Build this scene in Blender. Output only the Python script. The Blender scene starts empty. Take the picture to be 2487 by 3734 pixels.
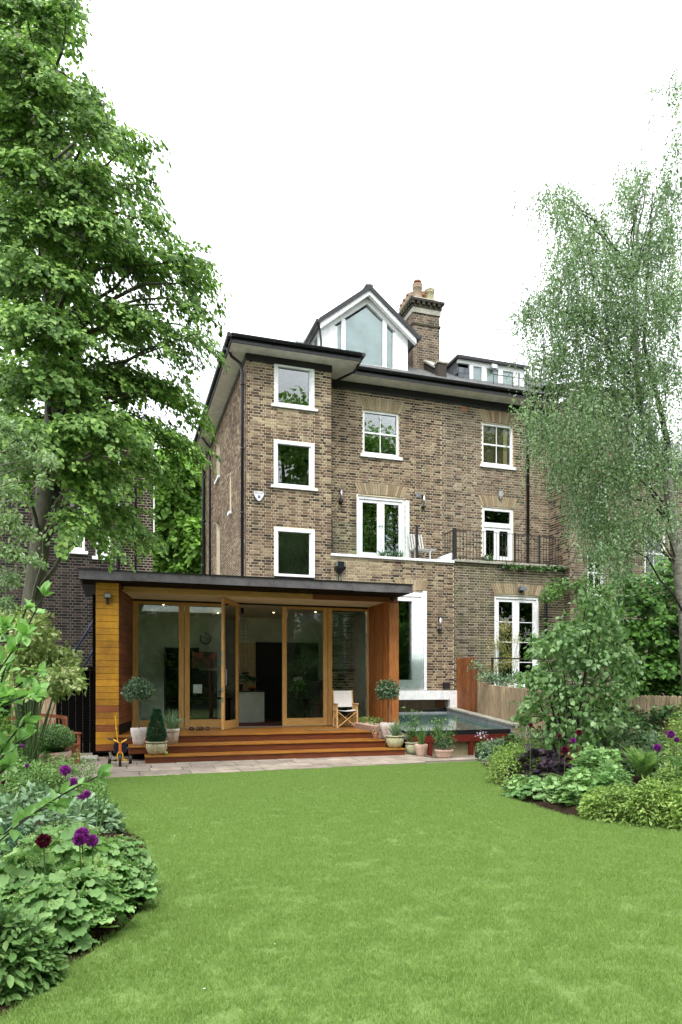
import bpy, math, random
import numpy as np
from mathutils import Vector, Matrix
random.seed(7)
rng = np.random.default_rng(7)
SC = bpy.context.scene
COL = SC.collection
PI = math.pi
# ------------------------------------------------------------------ camera
F, CX, HY, EYE = 2538.0, 1243.5, 2498.0, 1.6
YAW = math.atan2(.3072, .9516)
cam = bpy.data.cameras.new('camera')
cam.sensor_fit = 'HORIZONTAL'; cam.sensor_width = 24; cam.lens = F/2487*24
cam.shift_y = (HY-1867)/2487; cam.clip_end = 2000; cam.clip_start = .05
camo = bpy.data.objects.new('camera', cam); COL.objects.link(camo)
camo.location = (0, 0, EYE); camo.rotation_euler = (PI/2, 0, -YAW)
SC.camera = camo
# ------------------------------------------------------------------ sky, sun, exposure
world = bpy.data.worlds.new('World'); SC.world = world; world.use_nodes = True
wn = world.node_tree.nodes; wl = world.node_tree.links
bg = wn['Background']
sky = wn.new('ShaderNodeTexSky'); sky.sky_type = 'NISHITA'; sky.sun_disc = False
SUN_EL, SUN_AZ = math.radians(58), math.radians(200)
sky.sun_elevation = SUN_EL; sky.sun_rotation = SUN_AZ; sky.dust_density = 3
mixw = wn.new('ShaderNodeMix'); mixw.data_type = 'RGBA'; mixw.inputs[0].default_value = .82
wl.new(sky.outputs[0], mixw.inputs[6]); mixw.inputs[7].default_value = (11.6, 11.9, 12.3, 1)
# overcast sky: the cloud layer is brighter overhead than at the horizon
tc_w = wn.new('ShaderNodeTexCoord'); sp_w = wn.new('ShaderNodeSeparateXYZ'); wl.new(tc_w.outputs['Generated'], sp_w.inputs[0])
mr_w = wn.new('ShaderNodeMapRange'); wl.new(sp_w.outputs['Z'], mr_w.inputs[0]); mr_w.inputs[3].default_value = .72; mr_w.inputs[4].default_value = 1.5
vm_w = wn.new('ShaderNodeVectorMath'); vm_w.operation = 'SCALE'; wl.new(mixw.outputs[2], vm_w.inputs[0]); wl.new(mr_w.outputs[0], vm_w.inputs['Scale'])
wl.new(vm_w.outputs[0], bg.inputs[0]); bg.inputs[1].default_value = .12
sun = bpy.data.lights.new('sun', 'SUN'); sun.energy = 1.5; sun.angle = math.radians(22); sun.color = (1, .97, .92)
suno = bpy.data.objects.new('sun', sun); COL.objects.link(suno)
sd = Vector((math.sin(SUN_AZ)*math.cos(SUN_EL), math.cos(SUN_AZ)*math.cos(SUN_EL), math.sin(SUN_EL)))
suno.rotation_euler = sd.to_track_quat('Z', 'Y').to_euler(); suno.location = (0, -5, 30)
SC.view_settings.view_transform = 'Standard'; SC.view_settings.look = 'None'
SC.view_settings.exposure = 1.08; SC.view_settings.gamma = 1; SC.view_settings.use_curve_mapping = False
SC.cycles.max_bounces = 8; SC.cycles.diffuse_bounces = 3; SC.cycles.transparent_max_bounces = 12
SC.cycles.transmission_bounces = 4; SC.cycles.glossy_bounces = 3

# ------------------------------------------------------------------ where a sight line meets a plane
def ray(sx, sy):
    r, u = (sx-CX)/F, (HY-sy)/F
    return Vector((.9516*r+.3072, .9516-.3072*r, u))
def at(sx, sy, t): return Vector((0, 0, EYE)) + ray(sx, sy)*t
def onY(sx, sy, Y): d = ray(sx, sy); return at(sx, sy, Y/d.y)
def onX(sx, sy, X): d = ray(sx, sy); return at(sx, sy, X/d.x)
def onZ(sx, sy, Z=0.): d = ray(sx, sy); return at(sx, sy, (Z-EYE)/d.z)
K = 2487/1568
def dY(x, y, Y): return onY(x*K, y*K, Y)
def dZ(x, y, Z=0.): return onZ(x*K, y*K, Z)
def dT(x, y, t): return at(x*K, y*K, t)

# ------------------------------------------------------------------ materials
def newmat(name):
    m = bpy.data.materials.new(name); m.use_nodes = True
    nt = m.node_tree; b = nt.nodes['Principled BSDF']
    return m, nt, b
def ramp(nt, fac, cols, pos=None):
    r = nt.nodes.new('ShaderNodeValToRGB'); e = r.color_ramp.elements
    n = len(cols)
    for i, c in enumerate(cols):
        p = pos[i] if pos else i/(n-1)
        if i == 0: el = e[0]; el.position = p
        elif i == n-1: el = e[-1]; el.position = p
        else: el = e.new(p)
        el.color = (*c, 1)
    nt.links.new(fac, r.inputs[0]); return r.outputs[0]
def noise(nt, scale, vec=(1, 1, 1), detail=4, rough=.6):
    g = nt.nodes.new('ShaderNodeNewGeometry')
    mp = nt.nodes.new('ShaderNodeMapping'); mp.inputs['Scale'].default_value = vec
    nt.links.new(g.outputs['Position'], mp.inputs[0])
    n = nt.nodes.new('ShaderNodeTexNoise'); n.inputs['Scale'].default_value = scale
    n.inputs['Detail'].default_value = detail; n.inputs['Roughness'].default_value = rough
    nt.links.new(mp.outputs[0], n.inputs['Vector']); return n.outputs[0]
def math_(nt, op, a, b, c=None):
    m = nt.nodes.new('ShaderNodeMath'); m.operation = op
    for i, v in enumerate((a, b) if c is None else (a, b, c)):
        if isinstance(v, (int, float)): m.inputs[i].default_value = v
        else: nt.links.new(v, m.inputs[i])
    return m.outputs[0]
def mixc(nt, fac, a, b, mode='MIX'):
    m = nt.nodes.new('ShaderNodeMix'); m.data_type = 'RGBA'; m.blend_type = mode
    for i, v in ((0, fac), (6, a), (7, b)):
        if isinstance(v, (int, float)): m.inputs[i].default_value = v
        elif isinstance(v, tuple): m.inputs[i].default_value = (*v, 1)
        else: nt.links.new(v, m.inputs[i])
    return m.outputs[2]
def bump(nt, b, h, strength=.3, dist=.01):
    n = nt.nodes.new('ShaderNodeBump'); n.inputs['Strength'].default_value = strength
    n.inputs['Distance'].default_value = dist
    nt.links.new(h, n.inputs['Height']); nt.links.new(n.outputs[0], b.inputs['Normal'])
def mat(name, cols, scale=6, vec=(1, 1, 1), rough=.6, bmp=.15, var=0., metal=0., spec=.4, stain=None, bdist=.004):
    """colour ramp over noise, optional tone change per object, optional large stains"""
    m, nt, b = newmat(name)
    if isinstance(cols, tuple): cols = [tuple(c*.85 for c in cols), tuple(min(1, c*1.12) for c in cols)]
    n = noise(nt, scale, vec)
    c = ramp(nt, n, cols, [.3+.4*i/(len(cols)-1) for i in range(len(cols))])
    if var:
        oi = nt.nodes.new('ShaderNodeObjectInfo')
        v = math_(nt, 'MULTIPLY_ADD', oi.outputs['Random'], var, 1-var/2)
        cm = nt.nodes.new('ShaderNodeCombineColor')
        for i in range(3): nt.links.new(v, cm.inputs[i])
        c = mixc(nt, 1., c, cm.outputs[0], 'MULTIPLY')
    if stain:
        sc_, col_, amt, svec = stain
        s = noise(nt, sc_, svec, 5, .7)
        f = math_(nt, 'MULTIPLY', ramp(nt, s, [(0, 0, 0), (1, 1, 1)], [.42, .68]), amt)
        c = mixc(nt, f, c, col_)
    nt.links.new(c, b.inputs['Base Color'])
    b.inputs['Roughness'].default_value = rough; b.inputs['Metallic'].default_value = metal
    b.inputs['Specular IOR Level'].default_value = spec
    if bmp: bump(nt, b, n, bmp, bdist)
    return m
def leafmat(name, dark, light, trans=.35, rough=.45, spec=.35, mid=None, mot=.7):
    g = lambda c: tuple(min(.6, v*k) for v, k in zip(c, (1.08, 1.2, 1.35)))
    dark, light = g(dark), g(light); mid = g(mid) if mid else None; spec *= .6
    m, nt, b = newmat(name)
    at_ = nt.nodes.new('ShaderNodeAttribute'); at_.attribute_name = 'lv'
    oi = nt.nodes.new('ShaderNodeObjectInfo')
    f = math_(nt, 'FRACT', math_(nt, 'ADD', at_.outputs['Fac'], oi.outputs['Random']), 0)
    c = ramp(nt, f, [dark, mid or tuple((p+q)/2 for p, q in zip(dark, light)), light])
    n = noise(nt, 1.3, (1, 1, 1), 2)
    c = mixc(nt, mot, c, ramp(nt, n, [(.72, .74, .74), (1.22, 1.18, 1.08)], [.35, .65]), 'MULTIPLY')
    nt.links.new(c, b.inputs['Base Color']); b.inputs['Roughness'].default_value = rough
    b.inputs['Specular IOR Level'].default_value = spec
    tr = nt.nodes.new('ShaderNodeBsdfTranslucent')
    nt.links.new(mixc(nt, 1., c, (1.05, 1.12, .75), 'MULTIPLY'), tr.inputs[0])
    mx = nt.nodes.new('ShaderNodeMixShader'); mx.inputs[0].default_value = trans
    nt.links.new(b.outputs[0], mx.inputs[1]); nt.links.new(tr.outputs[0], mx.inputs[2])
    nt.links.new(mx.outputs[0], nt.nodes['Material Output'].inputs[0])
    return m
def brickmat(name, cols, attr=True, grime=(.05, .045, .035), gamt=.6, moss=None):
    m, nt, b = newmat(name)
    if attr:
        a = nt.nodes.new('ShaderNodeAttribute'); a.attribute_name = 'lv'; f = a.outputs['Fac']
    else:
        a = nt.nodes.new('ShaderNodeObjectInfo'); f = a.outputs['Random']
    c = ramp(nt, f, cols)
    n = noise(nt, 45, (1, 1, 1), 4)
    c = mixc(nt, .8, c, ramp(nt, n, [(.62, .6, .58), (1.35, 1.32, 1.28)], [.3, .7]), 'MULTIPLY')
    s = noise(nt, .9, (1, 1, .6), 6, .72)
    c = mixc(nt, math_(nt, 'MULTIPLY', ramp(nt, s, [(0, 0, 0), (1, 1, 1)], [.5, .72]), gamt), c, grime)
    s3 = noise(nt, 1., (2.6, 2.6, .22), 5, .7)
    c = mixc(nt, math_(nt, 'MULTIPLY', ramp(nt, s3, [(0, 0, 0), (1, 1, 1)], [.55, .72]), gamt*.8), c, grime)
    if moss:
        s2 = noise(nt, 1.7, (1, 1, 1), 5, .7)
        c = mixc(nt, math_(nt, 'MULTIPLY', ramp(nt, s2, [(0, 0, 0), (1, 1, 1)], [.45, .6]), moss[1]), c, moss[0])
    nt.links.new(c, b.inputs['Base Color']); b.inputs['Roughness'].default_value = .9
    b.inputs['Specular IOR Level'].default_value = .2
    bump(nt, b, n, .5, .004)
    return m
def glassmat(name, ior=1.95, tint=(.93, .97, .95), rough=0.):
    m, nt, b = newmat(name); nt.nodes.remove(b)
    fr = nt.nodes.new('ShaderNodeFresnel'); fr.inputs[0].default_value = ior
    t = nt.nodes.new('ShaderNodeBsdfTransparent'); t.inputs[0].default_value = (*tint, 1)
    g = nt.nodes.new('ShaderNodeBsdfGlossy'); g.inputs['Roughness'].default_value = rough
    bn = nt.nodes.new('ShaderNodeBump'); bn.inputs['Strength'].default_value = .05; bn.inputs['Distance'].default_value = .02
    nt.links.new(noise(nt, 1.2, (1, 1, 1), 1), bn.inputs['Height'])
    nt.links.new(bn.outputs[0], g.inputs['Normal'])
    mx = nt.nodes.new('ShaderNodeMixShader')
    nt.links.new(fr.outputs[0], mx.inputs[0]); nt.links.new(t.outputs[0], mx.inputs[1]); nt.links.new(g.outputs[0], mx.inputs[2])
    nt.links.new(mx.outputs[0], nt.nodes['Material Output'].inputs[0])
    return m

BR = [(.03, .025, .021), (.095, .062, .045), (.165, .108, .075), (.205, .152, .105), (.27, .212, .142), (.36, .3, .195)]
BRG = [(.05, .043, .037), (.115, .084, .064), (.175, .124, .088), (.2, .158, .118), (.24, .205, .153), (.31, .27, .2)]
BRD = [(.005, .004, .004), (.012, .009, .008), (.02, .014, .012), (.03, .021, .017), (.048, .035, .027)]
M = {}
M['brick'] = brickmat('stock_brick', BR); M['brick_one'] = brickmat('stock_brick_single', BR[:5], False)
M['brickg'] = brickmat('grey_brown_brick', BRG, True, gamt=.5); M['brickg_one'] = brickmat('grey_brown_brick_single', BRG, False, gamt=.5)
M['brickm'] = brickmat('mossy_brick', [tuple(c*.68 for c in q) for q in BRG], True, moss=((.1, .11, .045), .5), gamt=.6)
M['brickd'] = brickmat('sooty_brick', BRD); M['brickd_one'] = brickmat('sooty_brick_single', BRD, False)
M['buff'] = brickmat('gauged_brick', [(.22, .165, .1), (.31, .25, .16), (.38, .32, .22)], gamt=.25)
M['mortar'] = mat('lime_mortar', (.7, .61, .43), 30, rough=.95, stain=(.8, (.2, .17, .13), .5, (1, 1, .6)))
M['mortarg'] = mat('grey_mortar', (.56, .5, .38), 30, rough=.95, stain=(.8, (.13, .12, .09), .6, (1, 1, .6)))
M['mortard'] = mat('sooty_mortar', (.15, .135, .115), 30, rough=.95)
M['white'] = mat('white_paint', (.8, .81, .82), 8, rough=.4, bmp=.03, stain=(2, (.7, .7, .69), .2, (1, 1, .3)))
M['soffit'] = mat('soffit_paint', (.8, .78, .72), 5, rough=.6, stain=(2, (.6, .57, .5), .4, (1, 1, 1)))
M['black'] = mat('black_gutter_paint', (.012, .012, .014), 12, rough=.3, bmp=.08)
M['iron'] = mat('black_iron', (.014, .014, .014), 20, rough=.45)
M['slate'] = mat('roof_slate', [(.09, .095, .1), (.19, .2, .2)], 9, rough=.6, var=.4, stain=(3, (.25, .24, .18), .5, (1, 1, 1)))
M['slateb'] = mat('blue_slate', [(.06, .07, .085), (.11, .125, .145)], 9, rough=.45, var=.4)
M['lead'] = mat('weathered_lead', [(.055, .05, .055), (.12, .11, .118)], 7, rough=.5, var=.25, stain=(2, (.2, .19, .2), .5, (1, 1, 1)))
M['leadg'] = mat('grey_lead', [(.2, .21, .22), (.34, .35, .36)], 6, rough=.5)
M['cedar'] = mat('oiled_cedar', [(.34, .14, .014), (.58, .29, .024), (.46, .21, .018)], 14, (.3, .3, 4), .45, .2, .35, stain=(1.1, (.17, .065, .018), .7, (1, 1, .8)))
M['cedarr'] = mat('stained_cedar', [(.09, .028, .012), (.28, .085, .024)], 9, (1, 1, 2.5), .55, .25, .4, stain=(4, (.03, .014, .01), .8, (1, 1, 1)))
M['cedarv'] = mat('weathered_cedar_upright', [(.16, .045, .014), (.42, .15, .035)], 9, (3, 3, .4), .5, .25, .45, stain=(3, (.33, .15, .04), .6, (1, 1, .4)))
M['oak'] = mat('golden_timber', [(.46, .24, .07), (.66, .4, .15)], 12, (4, 4, .35), .4, .12, .12)
M['oakh'] = mat('golden_timber_rail', [(.46, .24, .07), (.66, .4, .15)], 12, (.35, 4, 4), .4, .12, .12)
M['beamr'] = mat('red_timber', [(.17, .05, .018), (.3, .1, .03)], 10, (.4, 4, 4), .5, .15, .2)
M['tread'] = mat('deck_tread', [(.2, .075, .014), (.38, .17, .024)], 9, (.3, 5, 5), .33, .2, .3, stain=(1.6, (.17, .055, .016), .7, (.6, 2, 1)))  # yellow cast of the gloss on the treads is put into this colour
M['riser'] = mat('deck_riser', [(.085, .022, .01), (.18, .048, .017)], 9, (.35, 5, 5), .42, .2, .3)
M['redp'] = mat('oxblood_paint', (.13, .018, .012), 8, rough=.4)
M['fence'] = mat('larch_paling', [(.27, .19, .115), (.5, .38, .25)], 7, (3, 3, .5), .8, .3, .45, stain=(1.2, (.14, .13, .07), .5, (1, 1, 1)))
M['fencer'] = mat('red_cedar_board', [(.12, .035, .013), (.34, .12, .03)], 8, (4, 4, .4), .6, .3, .6)
M['teak'] = mat('teak_bench', [(.13, .04, .018), (.26, .09, .04)], 10, (1, 1, 1), .5, .2, .2)
M['beech'] = mat('beech_wood', (.6, .37, .16), 12, rough=.45, bmp=.05)
M['canvas'] = mat('white_canvas', (.8, .78, .76), 60, rough=.9, bmp=.1)
M['paving'] = mat('sandstone_slab', [(.19, .155, .12), (.33, .28, .22)], 3.5, rough=.75, bmp=.25, var=.42, stain=(1.4, (.12, .095, .075), .6, (1, 1, 1)))
M['joint'] = mat('sand_joint', (.12, .105, .075), 30, rough=.95)
M['terra'] = mat('terracotta', [(.3, .11, .05), (.45, .19, .09)], 8, rough=.8, stain=(9, (.5, .4, .32), .4, (1, 1, 1)))
M['pinkpot'] = mat('pink_clay', [(.38, .22, .16), (.52, .36, .28)], 8, rough=.85, stain=(10, (.55, .48, .42), .5, (1, 1, 1)))
M['whitepot'] = mat('limewashed_clay', [(.5, .46, .42), (.68, .65, .62)], 10, rough=.85, stain=(7, (.3, .12, .06), .75, (1, 1, .6)))
M['greenpot'] = mat('pale_green_glaze', [(.33, .33, .2), (.48, .48, .33)], 10, rough=.4, stain=(8, (.25, .25, .08), .5, (1, 1, 1)))
M['mosspot'] = mat('mossy_stone_pot', [(.36, .32, .22), (.5, .45, .32)], 14, rough=.9, stain=(9, (.16, .17, .03), .8, (1, 1, 1)))
M['soil'] = mat('bare_soil', [(.006, .005, .003), (.024, .017, .011)], 14, rough=1, spec=.03, bmp=.6, bdist=.03, stain=(22, (.07, .045, .028), .4, (1, 1, 1)))
M['earth'] = mat('rough_ground', [(.03, .035, .018), (.06, .065, .03)], 2, rough=.95)
M['bark'] = mat('grey_bark', [(.045, .045, .03), (.115, .11, .075)], 12, (1, 1, .3), .9, .6, bdist=.02)
M['barkd'] = mat('dark_bark', [(.012, .011, .009), (.04, .036, .03)], 14, (1, 1, .3), .9, .5, bdist=.01)
M['birch'] = mat('birch_bark', [(.16, .15, .12), (.34, .32, .28)], 9, (1, 1, 3), .8, .4, stain=(7, (.05, .045, .04), .8, (1, 1, 3)))
M['stone'] = mat('coping_stone', [(.26, .25, .21), (.42, .4, .34)], 9, rough=.9, stain=(4, (.1, .11, .06), .6, (1, 1, 1)))
M['plaster'] = mat('interior_plaster', (.66, .7, .62), 3, rough=.9, bmp=0)
M['ceil'] = mat('ceiling_paint', (.7, .66, .55), 3, rough=.9, bmp=0)
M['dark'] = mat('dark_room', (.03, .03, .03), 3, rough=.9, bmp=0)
M['darkwood'] = mat('dark_stained_wood', (.012, .009, .008), 10, rough=.7, spec=.1)
M['passage_shade'] = mat('passage_shade_board', (.004, .0035, .003), 10, rough=.9, spec=.03)  # deep shade of the side passage, put into a near-black colour
M['floor'] = mat('floor_boards', (.16, .09, .05), 8, (1, 6, 1), .4)
M['steel'] = mat('brushed_steel', (.55, .56, .58), 30, rough=.3, metal=1, bmp=.02)
M['greypl'] = mat('grey_plastic', (.3, .31, .3), 10, rough=.6)
M['alarm'] = mat('alarm_plastic', (.7, .72, .76), 10, rough=.4, bmp=.02)
M['alarmt'] = mat('alarm_print', (.12, .13, .2), 10, rough=.5)
M['blind'] = mat('slatted_blind', (.5, .55, .55), 10, rough=.5, var=.1)
M['blindt'] = mat('tan_blind', (.6, .46, .26), 10, rough=.6, var=.1)
M['rollblind'] = mat('pale_blue_blind', (.78, .81, .88), 2, rough=.7, bmp=0)
M['curtain'] = mat('voile_curtain', [(.42, .43, .38), (.62, .62, .56)], 10, (3, 3, .2), .9, .3)
M['glass'] = glassmat('window_glass'); M['glassd'] = glassmat('dormer_glass', 1.35)
M['glassr'] = glassmat('balustrade_glass', 1.28, (.93, .975, .965)); M['glassg'] = glassmat('door_glass', 1.55)
M['roofglass'] = mat('green_roof_glass', (.03, .075, .065), 2, rough=.12, bmp=.03, spec=.8, stain=(3, (.12, .16, .14), .4, (1, 1, 1)))
M['render'] = mat('beige_panel', [(.33, .27, .15), (.44, .37, .22)], 3, rough=.8)
M['yellow'] = mat('yellow_plastic', (.7, .42, .02), 9, rough=.35, bmp=.02)
M['orange'] = mat('orange_plastic', (.6, .13, .02), 9, rough=.35, bmp=.02)
M['blue'] = mat('blue_plastic', (.015, .05, .25), 9, rough=.35, bmp=.02)
M['navy'] = mat('navy_plastic', (.01, .014, .03), 9, rough=.3, bmp=.02)
M['bluemetal'] = mat('blue_painted_steel', (.03, .05, .11), 9, rough=.4)
M['leather'] = mat('brown_leather', (.05, .02, .012), 20, rough=.5)
M['mat'] = mat('coir_mat', (.16, .08, .02), 80, rough=1)
M['rug'] = mat('patterned_rug', [(.02, .01, .02), (.16, .03, .03), (.03, .03, .09)], 14, rough=1, bmp=0)
M['lv_lime'] = leafmat('lime_leaf', (.045, .1, .02), (.3, .41, .105), .4, mid=(.14, .235, .05))
M['lv_birch'] = leafmat('birch_leaf', (.075, .14, .045), (.34, .4, .23), .36, .35, .6, mid=(.175, .25, .105))
M['lv_bg'] = leafmat('fresh_leaf', (.1, .19, .03), (.3, .45, .1), .5)
M['lv_dark'] = leafmat('hedge_leaf', (.03, .09, .015), (.15, .28, .045), .35)
M['lv_katsura'] = leafmat('heart_leaf', (.065, .13, .03), (.28, .38, .17), .38, .35, .6, mid=(.14, .23, .07))
M['lv_var'] = leafmat('variegated_leaf', (.12, .19, .035), (.52, .52, .24), .3, mid=(.34, .39, .13))
M['lv_pale'] = leafmat('silver_leaf', (.12, .19, .06), (.4, .45, .26), .35, mid=(.23, .31, .12))
M['lv_mag'] = leafmat('broad_leaf', (.12, .24, .05), (.24, .38, .12), .4, .35, .5)
M['lv_alch'] = leafmat('mantle_leaf', (.1, .19, .05), (.29, .41, .15), .35, .5, .4, mid=(.17, .28, .085))
M['lv_alchf'] = leafmat('mantle_flower', (.14, .2, .05), (.3, .36, .12), .3)
M['lv_gold'] = leafmat('golden_green_leaf', (.13, .2, .035), (.31, .39, .1), .35)
M['lv_green'] = leafmat('border_leaf', (.06, .13, .03), (.2, .3, .09), .3)
M['lv_grey'] = leafmat('sage_leaf', (.1, .17, .075), (.25, .33, .19), .3)
M['lv_heuch'] = leafmat('purple_leaf', (.012, .008, .012), (.06, .035, .045), .1, .4)
M['lv_fern'] = leafmat('fern_leaf', (.14, .25, .06), (.3, .42, .13), .4)
M['lv_box'] = leafmat('box_leaf', (.05, .11, .03), (.2, .28, .1), .3)
M['lv_bay'] = leafmat('bay_leaf', (.03, .065, .025), (.13, .19, .09), .2, .35, .6)
M['lv_cone'] = leafmat('conifer_leaf', (.015, .05, .025), (.06, .13, .06), .15)
M['lv_bam'] = leafmat('bamboo_leaf', (.25, .22, .06), (.5, .42, .16), .3)
M['lv_ivy'] = leafmat('ivy_leaf', (.03, .075, .02), (.12, .19, .06), .2)
M['lv_dead'] = leafmat('dry_leaf', (.12, .06, .03), (.3, .2, .1), .1)
M['grass'] = leafmat('grass_blade', (.13, .2, .036), (.28, .355, .1), .42, .5, mot=0.)
M['allium'] = leafmat('purple_petal', (.16, .012, .14), (.3, .04, .3), .3)
M['crimson'] = leafmat('crimson_petal', (.07, .004, .012), (.16, .015, .04), .2)
M['pinkf'] = leafmat('pink_petal', (.5, .3, .5), (.75, .6, .75), .3)
M['whitef'] = leafmat('white_petal', (.6, .62, .58), (.85, .85, .85), .3)
M['stem'] = mat('green_stem', (.06, .12, .03), 10, rough=.6)

# ------------------------------------------------------------------ objects
BASE = {}
def tag(o, label=None, cat=None, group=None, kind=None):
    if label: o['label'] = label
    if cat: o['category'] = cat
    if group: o['group'] = group
    if kind: o['kind'] = kind
    return o
def thing(name, label, cat, loc, group=None):
    o = bpy.data.objects.new(name, None); COL.objects.link(o); o.location = loc
    o.empty_display_size = .2
    BASE[o.name] = Vector(loc)
    return tag(o, label, cat, group)
def link(name, me, m, parent=None, base=None, kind=None):
    if m is not None and not me.materials: me.materials.append(m)
    o = bpy.data.objects.new(name, me); COL.objects.link(o)
    if parent is not None:
        o.parent = parent; BASE[o.name] = BASE[parent.name]
    else:
        o.location = base if base is not None else (0, 0, 0); BASE[o.name] = Vector(o.location)
    if kind: o['kind'] = kind
    return o
class MB:
    def __init__(s): s.v = []; s.f = []; s.a = []; s.val = 0.
    def quad(s, *p):
        n = len(s.v); s.v += [tuple(q) for q in p]; s.f.append(tuple(range(n, n+len(p)))); s.a += [s.val]*len(p); return s
    def hexa(s, p):   # 8 corners: bottom 4 ccw, top 4 ccw
        n = len(s.v); s.v += [tuple(q) for q in p]; s.a += [s.val]*8
        for f in ((3, 2, 1, 0), (4, 5, 6, 7), (0, 1, 5, 4), (1, 2, 6, 5), (2, 3, 7, 6), (3, 0, 4, 7)):
            s.f.append(tuple(n+i for i in f))
        return s
    def box(s, x0, x1, y0, y1, z0, z1):
        return s.hexa([(x0, y0, z0), (x1, y0, z0), (x1, y1, z0), (x0, y1, z0), (x0, y0, z1), (x1, y0, z1), (x1, y1, z1), (x0, y1, z1)])
    def beam(s, a, b, w, h, up=(0, 0, 1)):
        a, b = Vector(a), Vector(b); d = (b-a).normalized(); u = Vector(up)
        if abs(d.dot(u)) > .98: u = Vector((0, 1, 0))
        x = d.cross(u).normalized()*w/2; z = x.cross(d).normalized()*h/2
        return s.hexa([a-x-z, a+x-z, b+x-z, b-x-z, a-x+z, a+x+z, b+x+z, b-x+z])
    def tube(s, pts, r, n=6, cap=True):
        pts = [Vector(p) for p in pts]; rs = r if isinstance(r, (list, tuple)) else [r]*len(pts)
        base = len(s.v); prev = None
        for i, p in enumerate(pts):
            d = (pts[min(i+1, len(pts)-1)]-pts[max(i-1, 0)]).normalized()
            x = prev if prev is not None else d.orthogonal().normalized()
            x = (x-d*x.dot(d)); x = x.normalized() if x.length > 1e-5 else d.orthogonal().normalized(); prev = x
            y = d.cross(x)
            for k in range(n):
                a = 2*PI*k/n; s.v.append(tuple(p+(x*math.cos(a)+y*math.sin(a))*rs[i])); s.a.append(s.val)
        for i in range(len(pts)-1):
            for k in range(n):
                a0 = base+i*n+k; a1 = base+i*n+(k+1) % n; s.f.append((a0, a1, a1+n, a0+n))
        if cap:
            s.f.append(tuple(base+k for k in range(n))[::-1]); s.f.append(tuple(base+(len(pts)-1)*n+k for k in range(n)))
        return s
    def lathe(s, c, prof, n=24, sq=0.):
        base = len(s.v)
        for r, z in prof:
            for k in range(n):
                a = 2*PI*k/n; s.v.append((c[0]+r*math.cos(a), c[1]+r*math.sin(a), c[2]+z)); s.a.append(s.val)
        for i in range(len(prof)-1):
            for k in range(n):
                a0 = base+i*n+k; a1 = base+i*n+(k+1) % n; s.f.append((a0, a1, a1+n, a0+n))
        s.f.append(tuple(base+k for k in range(n))[::-1]); s.f.append(tuple(base+(len(prof)-1)*n+k for k in range(n)))
        return s
    def prism(s, poly, n0, n1):  # poly of 3D pts, moved by n0..n1
        k = len(poly); b = len(s.v); n0, n1 = Vector(n0), Vector(n1)
        s.v += [tuple(Vector(p)+n0) for p in poly]+[tuple(Vector(p)+n1) for p in poly]; s.a += [s.val]*(2*k)
        s.f.append(tuple(range(b, b+k))[::-1]); s.f.append(tuple(range(b+k, b+2*k)))
        for i in range(k): s.f.append((b+i, b+(i+1) % k, b+k+(i+1) % k, b+k+i))
        return s
    def mesh(s, name, off=Vector((0, 0, 0)), smooth=False, attr=False):
        me = bpy.data.meshes.new(name)
        me.from_pydata([(x-off[0], y-off[1], z-off[2]) for x, y, z in s.v], [], s.f)
        if smooth: me.shade_smooth()
        if attr: me.attributes.new('lv', 'FLOAT', 'POINT').data.foreach_set('value', s.a)
        me.update(); return me
    def build(s, name, m, parent=None, smooth=False, attr=False, kind=None, bevel=0., label=None):
        if parent is not None: off = BASE[parent.name]
        else:
            a = np.array(s.v); off = Vector(((a[:, 0].min()+a[:, 0].max())/2, (a[:, 1].min()+a[:, 1].max())/2, a[:, 2].min()))
        o = link(name, s.mesh(name, off, smooth, attr), m, parent, off if parent is None else None, kind)
        if bevel:
            bv = o.modifiers.new('bevel', 'BEVEL'); bv.width = bevel; bv.segments = 2; bv.limit_method = 'ANGLE'
        if label: o['label'] = label
        return o
def box(name, m, parent, *a, bevel=0., label=None): return MB().box(*a).build(name, m, parent, bevel=bevel, label=label)
def solid(name, label, cat, mb, m, smooth=False, group=None, kind=None, bevel=0.):
    return tag(mb.build(name, m, None, smooth, bevel=bevel), label, cat, group, kind)
def copies(name, me, m, parent, mats):
    """many alike pieces sharing one mesh; mats are 4x4 world matrices"""
    off = Matrix.Translation(-BASE[parent.name])
    if not me.materials: me.materials.append(m)
    for w in mats:
        o = bpy.data.objects.new(name, me); COL.objects.link(o); o.parent = parent; o.matrix_local = off @ w

# ------------------------------------------------------------------ leaves
def tpl(vs, fs): return np.array(vs, float), np.array(fs)
T_HEART = tpl([(0, 0, 0), (.42, .12, .07), (.38, .55, .05), (0, 1, -.1), (-.38, .55, .05), (-.42, .12, .07)], [(0, 1, 2), (0, 2, 3), (0, 3, 4), (0, 4, 5)])
T_DIA = tpl([(0, 0, 0), (.32, .42, .08), (0, 1, -.05), (-.32, .42, .08)], [(0, 1, 2), (0, 2, 3)])
T_OVAL = tpl([(0, 0, 0), (.2, .2, .05), (.27, .5, .05), (.15, .82, .0), (0, 1, -.08), (-.15, .82, 0), (-.27, .5, .05), (-.2, .2, .05), (0, .5, -.03)],
             [(0, 1, 8), (1, 2, 8), (2, 3, 8), (3, 4, 8), (4, 5, 8), (5, 6, 8), (6, 7, 8), (7, 0, 8)])
T_LANCE = tpl([(0, 0, 0), (.09, .4, .02), (0, 1, -.12), (-.09, .4, .02)], [(0, 1, 2), (0, 2, 3)])
T_STRAP = tpl([(.03, 0, 0), (.035, .35, .05), (.03, .7, .0), (0, 1, -.2), (-.03, .7, 0), (-.035, .35, .05), (-.03, 0, 0)],
              [(0, 1, 6), (1, 5, 6), (1, 2, 5), (2, 4, 5), (2, 3, 4)])
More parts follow.
